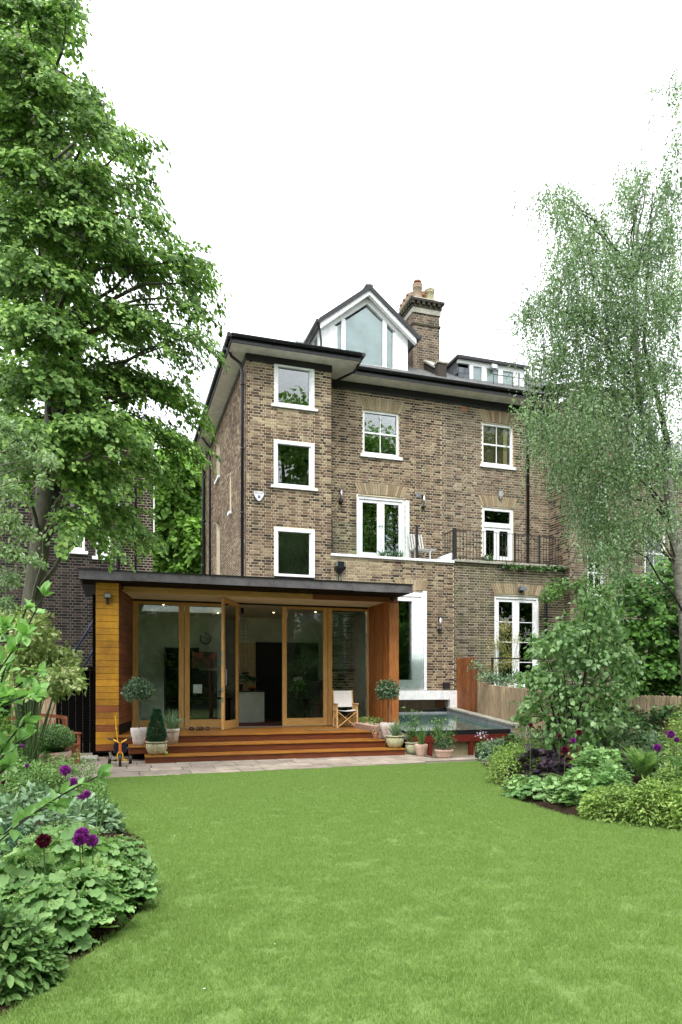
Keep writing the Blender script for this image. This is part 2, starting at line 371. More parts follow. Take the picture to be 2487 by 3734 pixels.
def lobed(n=9, depth=.16, pleat=.07):
    v = [(0, .42, 0)]; k = 2*n
    for i in range(k):
        a = -PI/2+2*PI*(i+.5)/k; r = .5*(1-(depth if i % 2 else 0))
        if i in (0, k-1): r *= .55
        v.append((r*math.cos(a), .42+r*math.sin(a), pleat*(1 if i % 2 else -.4)+.05))
    return tpl(v, [(0, 1+i, 1+(i+1) % k) for i in range(k)])
T_LOBE = lobed(8, .09, .06); T_LOBE5 = lobed(5, .3, .05)
def frames(axis, nrm):
    y = axis/np.maximum(np.linalg.norm(axis, axis=1, keepdims=True), 1e-6)
    z = nrm-(nrm*y).sum(1, keepdims=True)*y; z /= np.maximum(np.linalg.norm(z, axis=1, keepdims=True), 1e-6)
    return np.stack([np.cross(y, z), y, z], axis=2)
def leaf_mesh(name, pos, axis, nrm, size, tp, off, lv=None):
    V, Fc = tp; n = len(pos); R = frames(axis, nrm)
    P = np.einsum('nij,kj->nki', R, V)*size[:, None, None]+pos[:, None, :]-np.array(off)
    nv, nf = len(V), len(Fc)
    me = bpy.data.meshes.new(name)
    me.vertices.add(n*nv); me.vertices.foreach_set('co', P.reshape(-1).astype(np.float32))
    idx = (Fc[None]+np.arange(n)[:, None, None]*nv).reshape(-1).astype(np.int32)
    me.loops.add(len(idx)); me.loops.foreach_set('vertex_index', idx)
    me.polygons.add(n*nf); me.polygons.foreach_set('loop_start', np.arange(0, len(idx), 3, dtype=np.int32))
    me.polygons.foreach_set('loop_total', np.full(n*nf, 3, dtype=np.int32))
    me.update(calc_edges=True)
    lv = rng.random(n) if lv is None else lv
    me.attributes.new('lv', 'FLOAT', 'POINT').data.foreach_set('value', np.repeat(lv, nv).astype(np.float32))
    return me
def leaves(parent, m, L, tp, name='leaves', single=0, leafname='leaf'):
    """L = (pos, axis, normal, size). The `single` leaves nearest the camera are objects, the rest one mesh"""
    pos, ax, nr, sz = [np.asarray(a, float) for a in L]
    if single:
        d = np.linalg.norm(pos-np.array((0, 0, EYE)), axis=1)/sz
        o = np.argsort(d); near, rest = o[:single], o[single:]
        R = frames(ax[near], nr[near])
        V, Fc = tp
        me = bpy.data.meshes.new(leafname); me.from_pydata([tuple(v) for v in V], [], [tuple(int(i) for i in f) for f in Fc]); me.update()
        mats = []
        for i, k in enumerate(near):
            w = Matrix(R[i].tolist()).to_4x4() @ Matrix.Scale(float(sz[k]), 4); w.translation = Vector(pos[k]); mats.append(w)
        copies(leafname, me, m, parent, mats)
        pos, ax, nr, sz = pos[rest], ax[rest], nr[rest], sz[rest]
    if len(pos):
        link(name, leaf_mesh(name, pos, ax, nr, sz, tp, BASE[parent.name]), m, parent, kind='stuff')
def unit(n):
    v = rng.normal(size=(n, 3)); return v/np.linalg.norm(v, axis=1, keepdims=True)
def cat(*Ls): return tuple(np.concatenate([l[i] for l in Ls]) for i in range(4))
def blob(c, r, n, size, shell=.55, up=.5, out=.6, lower=-.6, rnd=.5, jag=.25):
    """leaves through an uneven ellipsoid"""
    d = unit(int(n*1.7)); d = d[d[:, 2] > lower][:n]; n = len(d)
    k = (shell+(1-shell)*rng.random(n))
    ph = rng.random(6)*7
    k *= 1+jag*(np.sin(d[:, 0]*5+ph[0])*np.sin(d[:, 1]*5+ph[1])+.6*np.sin(d[:, 2]*9+ph[2])*np.sin(d[:, 0]*9+ph[3]))
    pos = np.array(c)+d*np.array(r)*k[:, None]
    nr = d*out+np.array((0, 0, up))+rng.normal(size=(n, 3))*rnd*.6
    ax = d*.8+rng.normal(size=(n, 3))*.6+np.array((0, 0, -.35))
    return pos, ax, nr, size*(.65+.7*rng.random(n))
def spray(c, out, length, width, n, size, droop):
    """a flat leafy spray growing from c along out, drooping at the tip"""
    out = np.array(out, float); out /= np.linalg.norm(out); side = np.cross(out, (0, 0, 1.)); side /= max(np.linalg.norm(side), 1e-6)
    t = rng.random(n)**.8; s = (rng.random(n)*2-1)*(1-.75*t)
    upv = np.cross(side, out)
    pos = np.array(c)+out*(t*length)[:, None]+side*(s*width)[:, None]+np.array((0, 0, -1.))*(droop*length*t*t)[:, None]+upv*(rng.normal(size=n)*.03-.15*np.abs(s)*width)[:, None]
    tang = out[None]+np.array((0, 0, -1.))*(2*droop*t)[:, None]
    ax = tang*.7+side*(np.sign(s)*.7)[:, None]+rng.normal(size=(n, 3))*.25+np.array((0, 0, -.3))
    nr = np.cross(side[None], tang)*1.+rng.normal(size=(n, 3))*.28
    nr *= np.sign(nr[:, 2:3]+1e-6)
    return pos, ax, nr, size*(.7+.6*rng.random(n))
def wires(parent, m, lines, r, name='stems', n=3):
    b = MB()
    for l in lines: b.tube(l, r if not isinstance(r, list) else r, n, False)
    return b.build(name, m, parent, kind='stuff')
def curve(a, b, sag, k=5):
    a, b = Vector(a), Vector(b)
    return [a.lerp(b, i/k)+Vector((0, 0, sag*4*(i/k)*(1-i/k))) for i in range(k+1)]

# ------------------------------------------------------------------ brick walls
def cells(W, H, holes, a0=0, b0=0):
    xs = sorted({a0, W, *[min(max(h[0], a0), W) for h in holes], *[min(max(h[1], a0), W) for h in holes]})
    zs = sorted({b0, H, *[min(max(h[2], b0), H) for h in holes], *[min(max(h[3], b0), H) for h in holes]})
    for i in range(len(xs)-1):
        for j in range(len(zs)-1):
            x, z = (xs[i]+xs[i+1])/2, (zs[j]+zs[j+1])/2
            if not any(h[0] < x < h[1] and h[2] < z < h[3] for h in holes): yield xs[i], xs[i+1], zs[j], zs[j+1]
def brick_wall(parent, axis, c, a0, a1, z0, z1, holes=(), mk='brick', mm='mortar', single=0, tone=None, name='wall', reveal=.11, rot=1, co=.0795, focus=None):
    """axis 'x': wall in plane y=c seen from -y; axis 'y': wall in plane x=c, rot=-1 seen from -x, +1 seen from +x"""
    if axis == 'x': P = lambda a, d, z: (a, c-d, z)
    else: P = lambda a, d, z: (c+d*rot, a, z)
    w = MB()
    for p, q, r, s in cells(a1, z1, holes, a0, z0): w.quad(P(p, 0, r), P(q, 0, r), P(q, 0, s), P(p, 0, s))
    for h in holes:
        p, q, r, s = h
        for A, B in (((p, r), (q, r)), ((q, r), (q, s)), ((q, s), (p, s)), ((p, s), (p, r))):
            w.quad(P(A[0], 0, A[1]), P(B[0], 0, B[1]), P(B[0], -reveal, B[1]), P(A[0], -reveal, A[1]))
    wall = w.build(name, M[mm], parent)
    out = []
    j = .02; row = 0; z = z0+.004
    while z < z1-.02:
        zt = min(z+co-j, z1-.003)
        a = a0-(.0 if row % 2 else .17); k = row % 2
        spans = []
        while a < a1:
            L = .222 if k % 2 == 0 else .107
            spans.append((a, a+L)); a += L+.014; k += 1
        for (p, q) in spans:
            p, q = max(p, a0+.002), min(q, a1-.002)
            segs = [(p, q)]
            for h in holes:
                if h[2] < z+.045 and h[3] > z+.02:
                    ns = []
                    for (p_, q_) in segs:
                        if q_ <= h[0] or p_ >= h[1]: ns.append((p_, q_))
                        else:
                            if p_ < h[0]: ns.append((p_, h[0]-.004))
                            if q_ > h[1]: ns.append((h[1]+.004, q_))
                    segs = ns
            for (p_, q_) in segs:
                if q_-p_ > .035:
                    v = random.betavariate(.95, 1.35)
                    if tone: v = tone((p_+q_)/2, z, v)
                    out.append((p_, q_, z, zt, min(max(v, 0), 1)))
        z += co; row += 1
    if single:
        fx = focus or ((a0+a1)/2, z0)
        full = [i for i, b in enumerate(out) if abs(b[1]-b[0]-.222) < .002]
        full.sort(key=lambda i: (out[i][0]-fx[0])**2+(out[i][2]-fx[1])**2)
        pick = set(full[:single])
        mb = MB(); L, h = .222, co-j
        if axis == 'x': mb.box(0, L, -.009, 0, 0, h)
        else: mb.box(*(sorted((0, .009*rot))), 0, L, 0, h)
        me = mb.mesh('brick')
        copies('brick', me, M[mk+'_one'], wall, [Matrix.Translation(P(out[i][0], 0, out[i][2])) for i in pick])
        out = [b for i, b in enumerate(out) if i not in pick]
    b = MB()
    for p, q, r, s, v in out:
        d = .006+.005*random.random(); b.val = v
        A = [P(p, d, r), P(q, d, r), P(q, d, s), P(p, d, s)]; B = [P(p, 0, r), P(q, 0, r), P(q, 0, s), P(p, 0, s)]
        n = len(b.v); b.v += A+B; b.a += [v]*8
        b.f += [(n, n+1, n+2, n+3), (n+4, n+5, n+1, n), (n+5, n+6, n+2, n+1), (n+6, n+7, n+3, n+2), (n+7, n+4, n, n+3)]
    b.build('bricks', M[mk], wall, attr=True, kind='stuff')
    return wall
def arch(parent, Y, x0, x1, zb, h=.3, splay=.16, n=None):
    """flat arch of rubbed bricks set on edge"""
    n = n or int((x1-x0)/.075); b = MB()
    for i in range(n):
        b.val = random.random(); k0, k1 = i/n+.004, (i+1)/n-.004
        p0, p1 = x0+(x1-x0)*k0, x0+(x1-x0)*k1; q0 = x0-splay+(x1-x0+2*splay)*k0; q1 = x0-splay+(x1-x0+2*splay)*k1
        rise = .03*math.sin(PI*(i+.5)/n)
        b.prism([(p0, Y, zb+rise*.6), (p1, Y, zb+rise*.6), (q1, Y, zb+h+rise), (q0, Y, zb+h+rise)], (0, -.016, 0), (0, -.004, 0))
    return b.build('arch', M['buff'], parent, attr=True)
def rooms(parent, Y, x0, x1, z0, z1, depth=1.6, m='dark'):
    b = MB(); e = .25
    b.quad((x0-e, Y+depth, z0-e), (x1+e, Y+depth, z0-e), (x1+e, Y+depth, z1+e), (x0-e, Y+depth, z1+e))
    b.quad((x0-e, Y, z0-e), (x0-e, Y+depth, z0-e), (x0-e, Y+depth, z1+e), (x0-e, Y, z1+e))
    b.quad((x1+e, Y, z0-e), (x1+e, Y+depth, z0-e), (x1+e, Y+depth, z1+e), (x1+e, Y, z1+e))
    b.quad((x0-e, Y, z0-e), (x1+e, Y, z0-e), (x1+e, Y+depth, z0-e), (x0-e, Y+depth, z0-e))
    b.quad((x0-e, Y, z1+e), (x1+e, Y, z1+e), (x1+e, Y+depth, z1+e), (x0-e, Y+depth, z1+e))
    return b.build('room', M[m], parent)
def frame_mb(x0, x1, z0, z1, y0, y1, w, wb=None, wt=None):
    wb = wb if wb is not None else w; wt = wt if wt is not None else w
    b = MB(); b.box(x0, x0+w, y0, y1, z0, z1).box(x1-w, x1, y0, y1, z0, z1)
    b.box(x0+w, x1-w, y0, y1, z0, z0+wb).box(x0+w, x1-w, y0, y1, z1-wt, z1); return b
def pane(parent, x0, x1, z0, z1, y, m='glass'):
    return MB().box(x0, x1, y, y+.006, z0, z1).build('pane', M[m], parent)
def wsill(parent, x0, x1, z, Y, h=.07, out=.07):
    return box('sill', M['white'], parent, x0-.09, x1+.09, Y-out, Y+.05, z-h, z, bevel=.006)
# ================================================================== SETTING
LB = [(165, 1795), (205, 1835), (252, 1890), (330, 1930), (362, 2000), (345, 2060), (300, 2120), (250, 2165), (180, 2212), (110, 2262), (50, 2312), (0, 2352)]
RB = [(1100, 1752), (1130, 1790), (1165, 1830), (1230, 1858), (1300, 1876), (1400, 1893), (1500, 1903), (1600, 1908)]
lawn_poly = [dZ(x, y) for x, y in LB] + [Vector((-.95, 2.2, 0)), Vector((-1.2, -9, 0)), Vector((9, -9, 0)), Vector((8, 3.5, 0))] + [dZ(x, y) for x, y in RB[::-1]]
PIT = (6.75, 9.75, 14.25, 19.2)
b = MB()
for p, q, r, s in cells(120, 160, [PIT], -120, -60): b.quad((p, r, -.03), (q, r, -.03), (q, s, -.03), (p, s, -.03))
tag(b.build('ground', M['earth']), kind='structure')
b = MB(); x0, x1, y0, y1 = PIT
b.quad((x0, y0, -.5), (x1, y0, -.5), (x1, y1, -.5), (x0, y1, -.5))
b.quad((x0, y0, -.5), (x1, y0, -.5), (x1, y0, -.03), (x0, y0, -.03)); b.quad((x0, y0, -.5), (x0, y1, -.5), (x0, y1, -.03), (x0, y0, -.03))
b.quad((x1, y0, -.5), (x1, y1, -.5), (x1, y1, -.03), (x1, y0, -.03)); b.quad((x0, y1, -.5), (x1, y1, -.5), (x1, y1, -.03), (x0, y1, -.03))
tag(b.build('sunken_yard', M['joint']), kind='structure')
# soil beds: bumpy sheets beside the lawn
def bed(x0, x1, y0, y1, name, inside):
    b = MB(); st = .16; nx, ny = int((x1-x0)/st), int((y1-y0)/st); idx = {}
    for i in range(nx+1):
        for j in range(ny+1):
            x, y = x0+i*st, y0+j*st
            d = inside(x, y); h = -.012+min(max(d, 0), .35)*.22+random.uniform(0, .025)*(d > .05)
            idx[i, j] = len(b.v); b.v.append((x, y, h)); b.a.append(0)
    for i in range(nx):
        for j in range(ny): b.f.append((idx[i, j], idx[i+1, j], idx[i+1, j+1], idx[i, j+1]))
    tag(b.build(name, M['soil'], smooth=True), kind='structure')
def poly_dist(poly):
    P = [(p[0], p[1]) for p in poly]
    def f(x, y):
        ins = False; d = 1e9; n = len(P)
        for i in range(n):
            (ax, ay), (bx, by) = P[i], P[(i+1) % n]
            if (ay > y) != (by > y) and x < (bx-ax)*(y-ay)/(by-ay)+ax: ins = not ins
            L = (bx-ax)**2+(by-ay)**2; t = max(0, min(1, ((x-ax)*(bx-ax)+(y-ay)*(by-ay))/L))
            d = min(d, math.hypot(ax+t*(bx-ax)-x, ay+t*(by-ay)-y))
        return -d if ins else d
    return f
LD = poly_dist(lawn_poly)
bed(-6, 1.6, 1.5, 12.6, 'soil_bed', LD); bed(5.2, 12, 3.2, 12.5, 'soil_bed', LD); bed(7.9, 12, 12.5, 14.1, 'soil_bed', LD)
# lawn surface
me = bpy.data.meshes.new('lawn'); me.from_pydata([(p[0], p[1], .008) for p in lawn_poly], [], [tuple(range(len(lawn_poly)))]); me.update()
lm, nt, pb = newmat('lawn_turf')
n1 = noise(nt, 1.1, (1, 1, 1), 5, .65); n2 = noise(nt, 26, (1, 1, 1), 4, .7)
c = mixc(nt, .6, ramp(nt, n1, [(.085, .155, .03), (.1, .17, .036), (.11, .185, .042)], [.3, .5, .7]), ramp(nt, n2, [(.075, .13, .02), (.13, .2, .042)], [.35, .65]))
nt.links.new(c, pb.inputs['Base Color']); pb.inputs['Roughness'].default_value = .9; bump(nt, pb, n2, .8, .02)
lawn = tag(link('lawn', me, lm), kind='structure')
# grass blades: clumps scattered over the lawn
b = MB()
for i in range(70):
    x, y = random.uniform(-.075, .075), random.uniform(-.075, .075); a = random.uniform(0, 2*PI); h = random.uniform(.012, .03)
    w = random.uniform(.0011, .002); lx, ly = random.gauss(0, .4)*h, random.gauss(0, .4)*h; b.val = random.random()
    dx, dy = math.cos(a)*w, math.sin(a)*w; n = len(b.v)
    b.v += [(x-dx, y-dy, 0), (x+dx, y+dy, 0), (x+dx*.8+lx*.4, y+dy*.8+ly*.4, h*.6), (x-dx*.8+lx*.4, y-dy*.8+ly*.4, h*.6), (x+lx, y+ly, h)]
    b.a += [b.val]*5; b.f += [(n, n+1, n+2, n+3), (n+3, n+2, n+4)]
clump = bpy.data.objects.new('grass_clump', b.mesh('grass_clump', attr=True)); clump.data.materials.append(M['grass'])
def grass_on(name, poly, density, seed):
    me = bpy.data.meshes.new(name); me.from_pydata([(p[0], p[1], .006) for p in poly], [], [tuple(range(len(poly)))]); me.update()
    g = bpy.data.node_groups.new(name, 'GeometryNodeTree')
    g.interface.new_socket('Geometry', in_out='INPUT', socket_type='NodeSocketGeometry'); g.interface.new_socket('Geometry', in_out='OUTPUT', socket_type='NodeSocketGeometry')
    N = g.nodes; i_ = N.new('NodeGroupInput'); o_ = N.new('NodeGroupOutput'); dp = N.new('GeometryNodeDistributePointsOnFaces')
    dp.inputs['Density'].default_value = density; dp.inputs['Seed'].default_value = seed
    ip = N.new('GeometryNodeInstanceOnPoints'); oi = N.new('GeometryNodeObjectInfo'); oi.inputs[0].default_value = clump
    rv = N.new('FunctionNodeRandomValue'); rv.data_type = 'FLOAT_VECTOR'; rv.inputs[0].default_value = (-.08, -.08, 0); rv.inputs[1].default_value = (.08, .08, 6.28)
    rs = N.new('FunctionNodeRandomValue'); rs.data_type = 'FLOAT'; rs.inputs[2].default_value = .75; rs.inputs[3].default_value = 1.25
    g.links.new(i_.outputs[0], dp.inputs[0]); g.links.new(dp.outputs[0], ip.inputs[0]); g.links.new(oi.outputs['Geometry'], ip.inputs['Instance'])
    g.links.new(rv.outputs[0], ip.inputs['Rotation']); g.links.new(rs.outputs[1], ip.inputs['Scale']); g.links.new(ip.outputs[0], o_.inputs[0])
    o = link(name, me, None, kind='stuff'); md = o.modifiers.new('scatter', 'NODES'); md.node_group = g
    return tag(o, 'short mown green grass of the curved lawn', 'grass')
grass_on('grass', [p for p in lawn_poly if p[1] > 0][:0] or [dZ(x, y) for x, y in LB]+[Vector((-.9, 2.2, 0)), Vector((8, 2.2, 0))]+[dZ(x, y) for x, y in RB[::-1]], 330, 3)
# fallen petals on the lawn
pl = []
for i in range(26):
    sx, sy = random.uniform(380, 1500), random.uniform(2850, 3660)
    if random.random() < .6: sx = random.uniform(380, 1000); sy = random.uniform(2850, 3200)
    p = onZ(sx, sy, .03); pl.append(p)
pos = np.array([tuple(p) for p in pl if LD(p[0], p[1]) < -.1]); n = len(pos)
o = link('fallen_petals', leaf_mesh('fallen_petals', pos, unit(n)*(1, 1, .1), unit(n)*.4+(0, 0, 1), .012+.014*rng.random(n), T_OVAL, (0, 0, 0)), M['whitef'], kind='stuff')
tag(o, 'pale fallen petals scattered over the lawn', 'petals')
# patio of sandstone slabs
pa = thing('patio', None, None, (3, 13.5, 0)); pa['kind'] = 'structure'
b = MB(); b.quad((-2.6, 12.2, -.004), (7.8, 12.75, -.004), (9.4, 13.3, -.004), (9.4, 14.25, -.004), (6.75, 14.25, -.004), (6.75, 16.5, -.004), (-2.6, 18, -.004))
b.build('joint_bed', M['joint'], pa)
y = 12.25; k = 0
while y < 17.8:
    h = [.45, .6, .45, .6, .5][k % 5]; x = -2.5+.2*(k % 3)
    while x < 9.3:
        w = random.choice([.45, .6, .75, .9]); xb, yb = x+w-.014, y+h-.014
        cx_, cy_ = (x+xb)/2, (y+yb)/2
        edge = 12.43+(cx_+.63)*.1
        ok = cy_ > edge-.12 and not (x > 6.1 and yb > 14.3) and not (cy_ > 15 and cx_ > .4)
        if ok:
            y0_ = max(y, edge+.0); t = random.uniform(.012, .018)
            if yb-y0_ > .1: MB().box(x, xb, y0_, yb, -.003, t).build('slab', M['paving'], pa, bevel=.004)
        x += w
    y += h; k += 1

# ================================================================== HOUSE, LEFT HALF
YW, YM, YR = 19.3, 20.15, 19.0
XL, XW, XP, XR = 3.46, 5.93, 9.87, 13.85
def rect(Y, sx0, sx1, syt, syb):
    return onY(sx0, syt, Y).x, onY(sx1, syt, Y).x, onY(sx0, syb, Y).z, onY(sx0, syt, Y).z
ZE = 10.87
house = thing('brick_house', 'tall brown stock brick house with white gabled dormer behind the timber garden room', 'house', (6, YW, 0), 'pair of semi-detached brick houses')
Wa = rect(YW, 999.5, 1146, 1322, 1475); Wb = rect(YW, 998, 1146, 1603, 1770); Wc = rect(YW, 999.5, 1147, 1923, 2100)
W1 = rect(YM, 1323, 1455, 1492, 1656); W2 = rect(YM, 1303, 1477, 1805, 2028)
W3 = rect(YM, 1758, 1870, 1539, 1694); W4 = rect(YM, 1758, 1872, 1847, 2040)
W5 = rect(YW, 1803, 1965, 2170, 2505); BAY = rect(YW-.12, 1411, 1553, 2156, 2517)
ZT = 5.4
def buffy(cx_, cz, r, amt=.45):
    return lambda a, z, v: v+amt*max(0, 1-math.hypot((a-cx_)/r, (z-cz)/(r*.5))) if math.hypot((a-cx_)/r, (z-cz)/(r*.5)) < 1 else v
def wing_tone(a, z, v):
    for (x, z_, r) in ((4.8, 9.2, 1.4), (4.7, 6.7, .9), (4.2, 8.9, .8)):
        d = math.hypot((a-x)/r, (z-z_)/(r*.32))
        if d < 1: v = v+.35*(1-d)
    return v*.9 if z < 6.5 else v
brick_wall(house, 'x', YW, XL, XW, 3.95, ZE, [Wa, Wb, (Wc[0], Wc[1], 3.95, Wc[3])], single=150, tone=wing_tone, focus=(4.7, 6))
brick_wall(house, 'x', YM, XW, XP, ZT, ZE, [W1, W2], single=0, tone=lambda a, z, v: v*.95)
brick_wall(house, 'x', YW, XW, XP, .3, ZT-.07, [(BAY[0]+.02, BAY[1]-.02, .72, BAY[3]-.02)], single=150, focus=(9, 2.4),
           tone=lambda a, z, v: min(1, .62+v*.5) if (z > 4.1 and a < 7.6+.4*math.sin(z*9)) else v)
brick_wall(house, 'y', XL, YW, 28.6, 3.9, ZE, [(24.5, 25.4, 8.95, 10.35), (24.5, 25.4, 5.4, 7.5), (22.0, 22.3, 7.1, 8.3)], rot=-1, tone=lambda a, z, v: v*.8+.25)
brick_wall(house, 'y', XW, YW, YM, ZT, ZE, [], rot=1)
for (p, q, r, s) in ((24.5, 25.4, 8.95, 10.35), (24.5, 25.4, 5.4, 7.5), (22.0, 22.3, 7.1, 8.3)):
    w = MB().box(XL+.1, XL+.16, p, q, r, s).build('window', M['white'], house)
    MB().box(XL+.09, XL+.1, p+.08, q-.08, r+.08, s-.08).build('pane', M['glass'], w)
    MB().box(XL-.08, XL+.1, p-.06, q+.06, r-.09, r).build('sill', M['white'], w)
def fixed_window(parent, R, Y, sill=True, blind=None):
    x0, x1, z0, z1 = R
    w = frame_mb(x0, x1, z0, z1, Y-.03, Y+.07, .1, .07, .1)
    w.box(x0+.1, x0+.125, Y+.01, Y+.07, z0+.07, z1-.1).box(x1-.15, x1-.1, Y+.0, Y+.07, z0+.07, z1-.1)
    f = w.build('window', M['white'], parent, bevel=.004); pane(f, x0+.125, x1-.15, z0+.07, z1-.1, Y+.04)
    if sill: wsill(f, x0, x1, z0, Y)
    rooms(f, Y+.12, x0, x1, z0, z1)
    return f
for R in (Wa, Wb, Wc): fixed_window(house, R, YW, R is not Wc)
def sash_window(parent, R, Y, gap=0., blind=False, pm='glass'):
    x0, x1, z0, z1 = R; y = Y+.07; zm = (z0+z1)/2+.02; xm = (x0+x1)/2
    w = frame_mb(x0, x1, z0, z1, y-.03, y+.07, .07, .05, .07)
    w.box(x0+.07, x1-.07, y+.0, y+.04, zm-.03, zm+.02)
    for a, c in ((z0+.05, zm-.03), (zm+.02, z1-.07)): w.box(xm-.014, xm+.014, y+.002, y+.035, a, c)
    w.box(x0+.07, x1-.07, y+.0, y+.04, z0+.05, z0+.11)
    if gap: w.box(x0+.07, x1-.07, y+.042, y+.07, zm+.1, zm+.15)
    f = w.build('window', M['white'], parent, bevel=.003)
    for a, c in ((x0+.07, xm-.014), (xm+.014, x1-.07)):
        for p, q in ((z0+.11, zm-.03), (zm+.02, z1-.07)): pane(f, a, c, p, q, y+.015, pm)
    wsill(f, x0, x1, z0, Y, .09)
    if blind:
        s = MB(); z = z0+.08
        while z < z1-.08: s.hexa([(x0+.08, y+.12, z), (x1-.25, y+.12, z), (x1-.25, y+.135, z+.012), (x0+.08, y+.135, z+.012), (x0+.08, y+.118, z+.003), (x1-.25, y+.118, z+.003), (x1-.25, y+.133, z+.015), (x0+.08, y+.133, z+.015)]); z += .028
        s.build('blind', M['blindt'], f, kind='stuff')
        box('blind_side', M['blindt'], f, x1-.24, x1-.08, y+.13, y+.14, z0+.06, z1-.08)
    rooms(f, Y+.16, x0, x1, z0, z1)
    return f
sash_window(house, W1, YM, gap=1)
arch(house, YM, W1[0]-.02, W1[1]+.02, W1[3]+.0, .36); arch(house, YM, W2[0]+.05, W2[1]-.05, W2[3]+.04, .33)
def french(parent, R, Y, stile=.13, bars=0, handles=True, proud=0., outer=.07, kick=.12, panes_m='glass', centre=None):
    x0, x1, z0, z1 = R; y = Y+.06-proud
    w = frame_mb(x0, x1, z0, z1, y-.03, y+.08, outer, .03, .09); xm = (x0+x1)/2; P = []
    for a, c in ((x0+outer, xm-.003), (xm+.003, x1-outer)):
        q = z1-.09; p = z0+.03
        w.box(a, a+stile, y, y+.05, p, q).box(c-stile, c, y, y+.05, p, q).box(a+stile, c-stile, y, y+.05, p, p+kick).box(a+stile, c-stile, y, y+.05, q-.1, q)
        zs = [p+kick+(q-.1-p-kick)*i/(bars+1) for i in range(bars+2)]
        for i in range(1, bars+1): w.box(a+stile, c-stile, y+.005, y+.045, zs[i]-.012, zs[i]+.012)
        for i in range(bars+1): P.append((a+stile, c-stile, zs[i]+(.012 if i else 0), zs[i+1]-(.012 if i < bars else 0)))
    f = w.build('french_window', M['white'], parent, bevel=.003)
    for a, c, p, q in P: pane(f, a, c, p, q, y+.02, panes_m)
    if handles:
        for s in (-1, 1): MB().tube([(xm+s*.05, y-.002, z0+1.0), (xm+s*.05, y-.045, z0+1.0)], .022, 10).build('handle', M['steel'], f, smooth=True)
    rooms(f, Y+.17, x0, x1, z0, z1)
    return f
fw = french(house, W2, YM, .12)
box('edge_board', M['white'], fw, W2[0]-.04, W2[0]-.002, YM-.06, YM+.02, W2[2], W2[3]+.02); box('edge_board', M['white'], fw, W2[1]+.002, W2[1]+.12, YM-.06, YM+.02, W2[2], W2[3]-.05)
b = MB(); z = W2[2]+.1
while z < W2[2]+1.5: b.box(W2[1]-.42, W2[1]-.2, YM+.5, YM+.52, z, z+.035); z += .06
b.build('shutter', M['blind'], fw, kind='stuff')
# eaves
def eave(parent, x0, x1, y, zf=.22, name='eave_fascia'):
    b = MB().box(x0, x1, y, y+.03, ZE-.01, ZE+zf); b.box(x0, x1, y-.03, y+.18, ZE+zf, ZE+zf+.02)
    b.build(name, M['black'], parent)
    prof = [(math.cos(a)*.065, math.sin(a)*.065) for a in [PI+PI*i/8 for i in range(9)]]
    g = MB(); n = 9
    for x in (x0, x1):
        for c, s in prof: g.v.append((x, y-.068+c, ZE+zf-.045+s)); g.a.append(0)
    for i in range(n-1): g.f.append((i, i+1, n+i+1, n+i))
    for k in range(int((x1-x0)/1.1)+1): g.box(x0+.05+k*1.1, x0+.075+k*1.1, y-.13, y, ZE+zf-.12, ZE+zf-.1)
    g.build('gutter', M['black'], parent)
b = MB(); b.box(2.97, 6.64, 18.8, YW-.002, ZE-.01, ZE+.01); b.box(2.97, XL-.002, YW-.002, 28.6, ZE-.01, ZE+.01); b.box(XW+.01, 6.64, YW-.002, 19.6, ZE-.01, ZE+.01); b.box(XW+.01, XR-.01, 19.6, YM-.002, ZE-.012, ZE+.01)
b.build('soffit', M['soffit'], house)
b = MB(); b.box(XL-.02, XW+.02, YW-.035, YW-.012, ZE-.2, ZE-.012); b.box(XW+.04, XR-.02, YM-.04, YM-.012, ZE-.26, ZE-.014); b.box(XL-.035, XL-.012, YW, 28.6, ZE-.16, ZE-.012)
b.build('wall_plate', M['black'], house)
eave(house, 2.95, 6.66, 18.78); eave(house, 6.68, XR+.0, 19.58)
b = MB(); b.box(2.93, 2.96, 18.78, 28.6, ZE-.01, ZE+.22).box(6.645, 6.675, 18.83, 19.57, ZE-.01, ZE+.22); b.build('eave_fascia', M['black'], house)
MB().tube([(2.88, 18.7, ZE+.16), (2.88, 28.6, ZE+.16)], .06, 10).build('gutter', M['black'], house)
MB().tube([(6.73, 18.72, ZE+.17), (6.73, 19.5, ZE+.15)], .06, 10).build('gutter', M['black'], house)
MB().tube([(6.7, 18.75, ZE+.1), (6.62, 19.2, ZE-.12), (6.2, 19.85, ZE-.2), (6.05, 20.06, ZE-.25)], .035, 8).build('overflow_pipe', M['black'], house)
# rainwater pipes
def downpipe(parent, pts, r=.045, m='black'):
    b = MB().tube(pts, r, 8); z = pts[-1][2]+1
    x, y = pts[-1][0], pts[-1][1]
    while z < pts[-2][2]: b.tube([(x, y, z), (x, y, z+.05)], r*1.35, 8); z += 1.8
    return b.build('downpipe', M[m], parent, smooth=True)
downpipe(house, [(2.9, 19.35, ZE+.12), (3.05, 19.4, ZE-.1), (3.3, 19.42, ZE-.25), (3.36, 19.42, ZE-.5), (3.36, 19.42, 3.6)])
downpipe(house, [(2.9, 26.3, ZE+.12), (3.3, 26.5, ZE-.25), (3.36, 26.5, ZE-.5), (3.36, 26.5, 3.6)])
downpipe(house, [(2.95, 28.4, ZE+.1), (3.3, 28.5, ZE-.4), (3.36, 28.5, ZE-.7), (3.36, 28.5, 3.6)], .07)
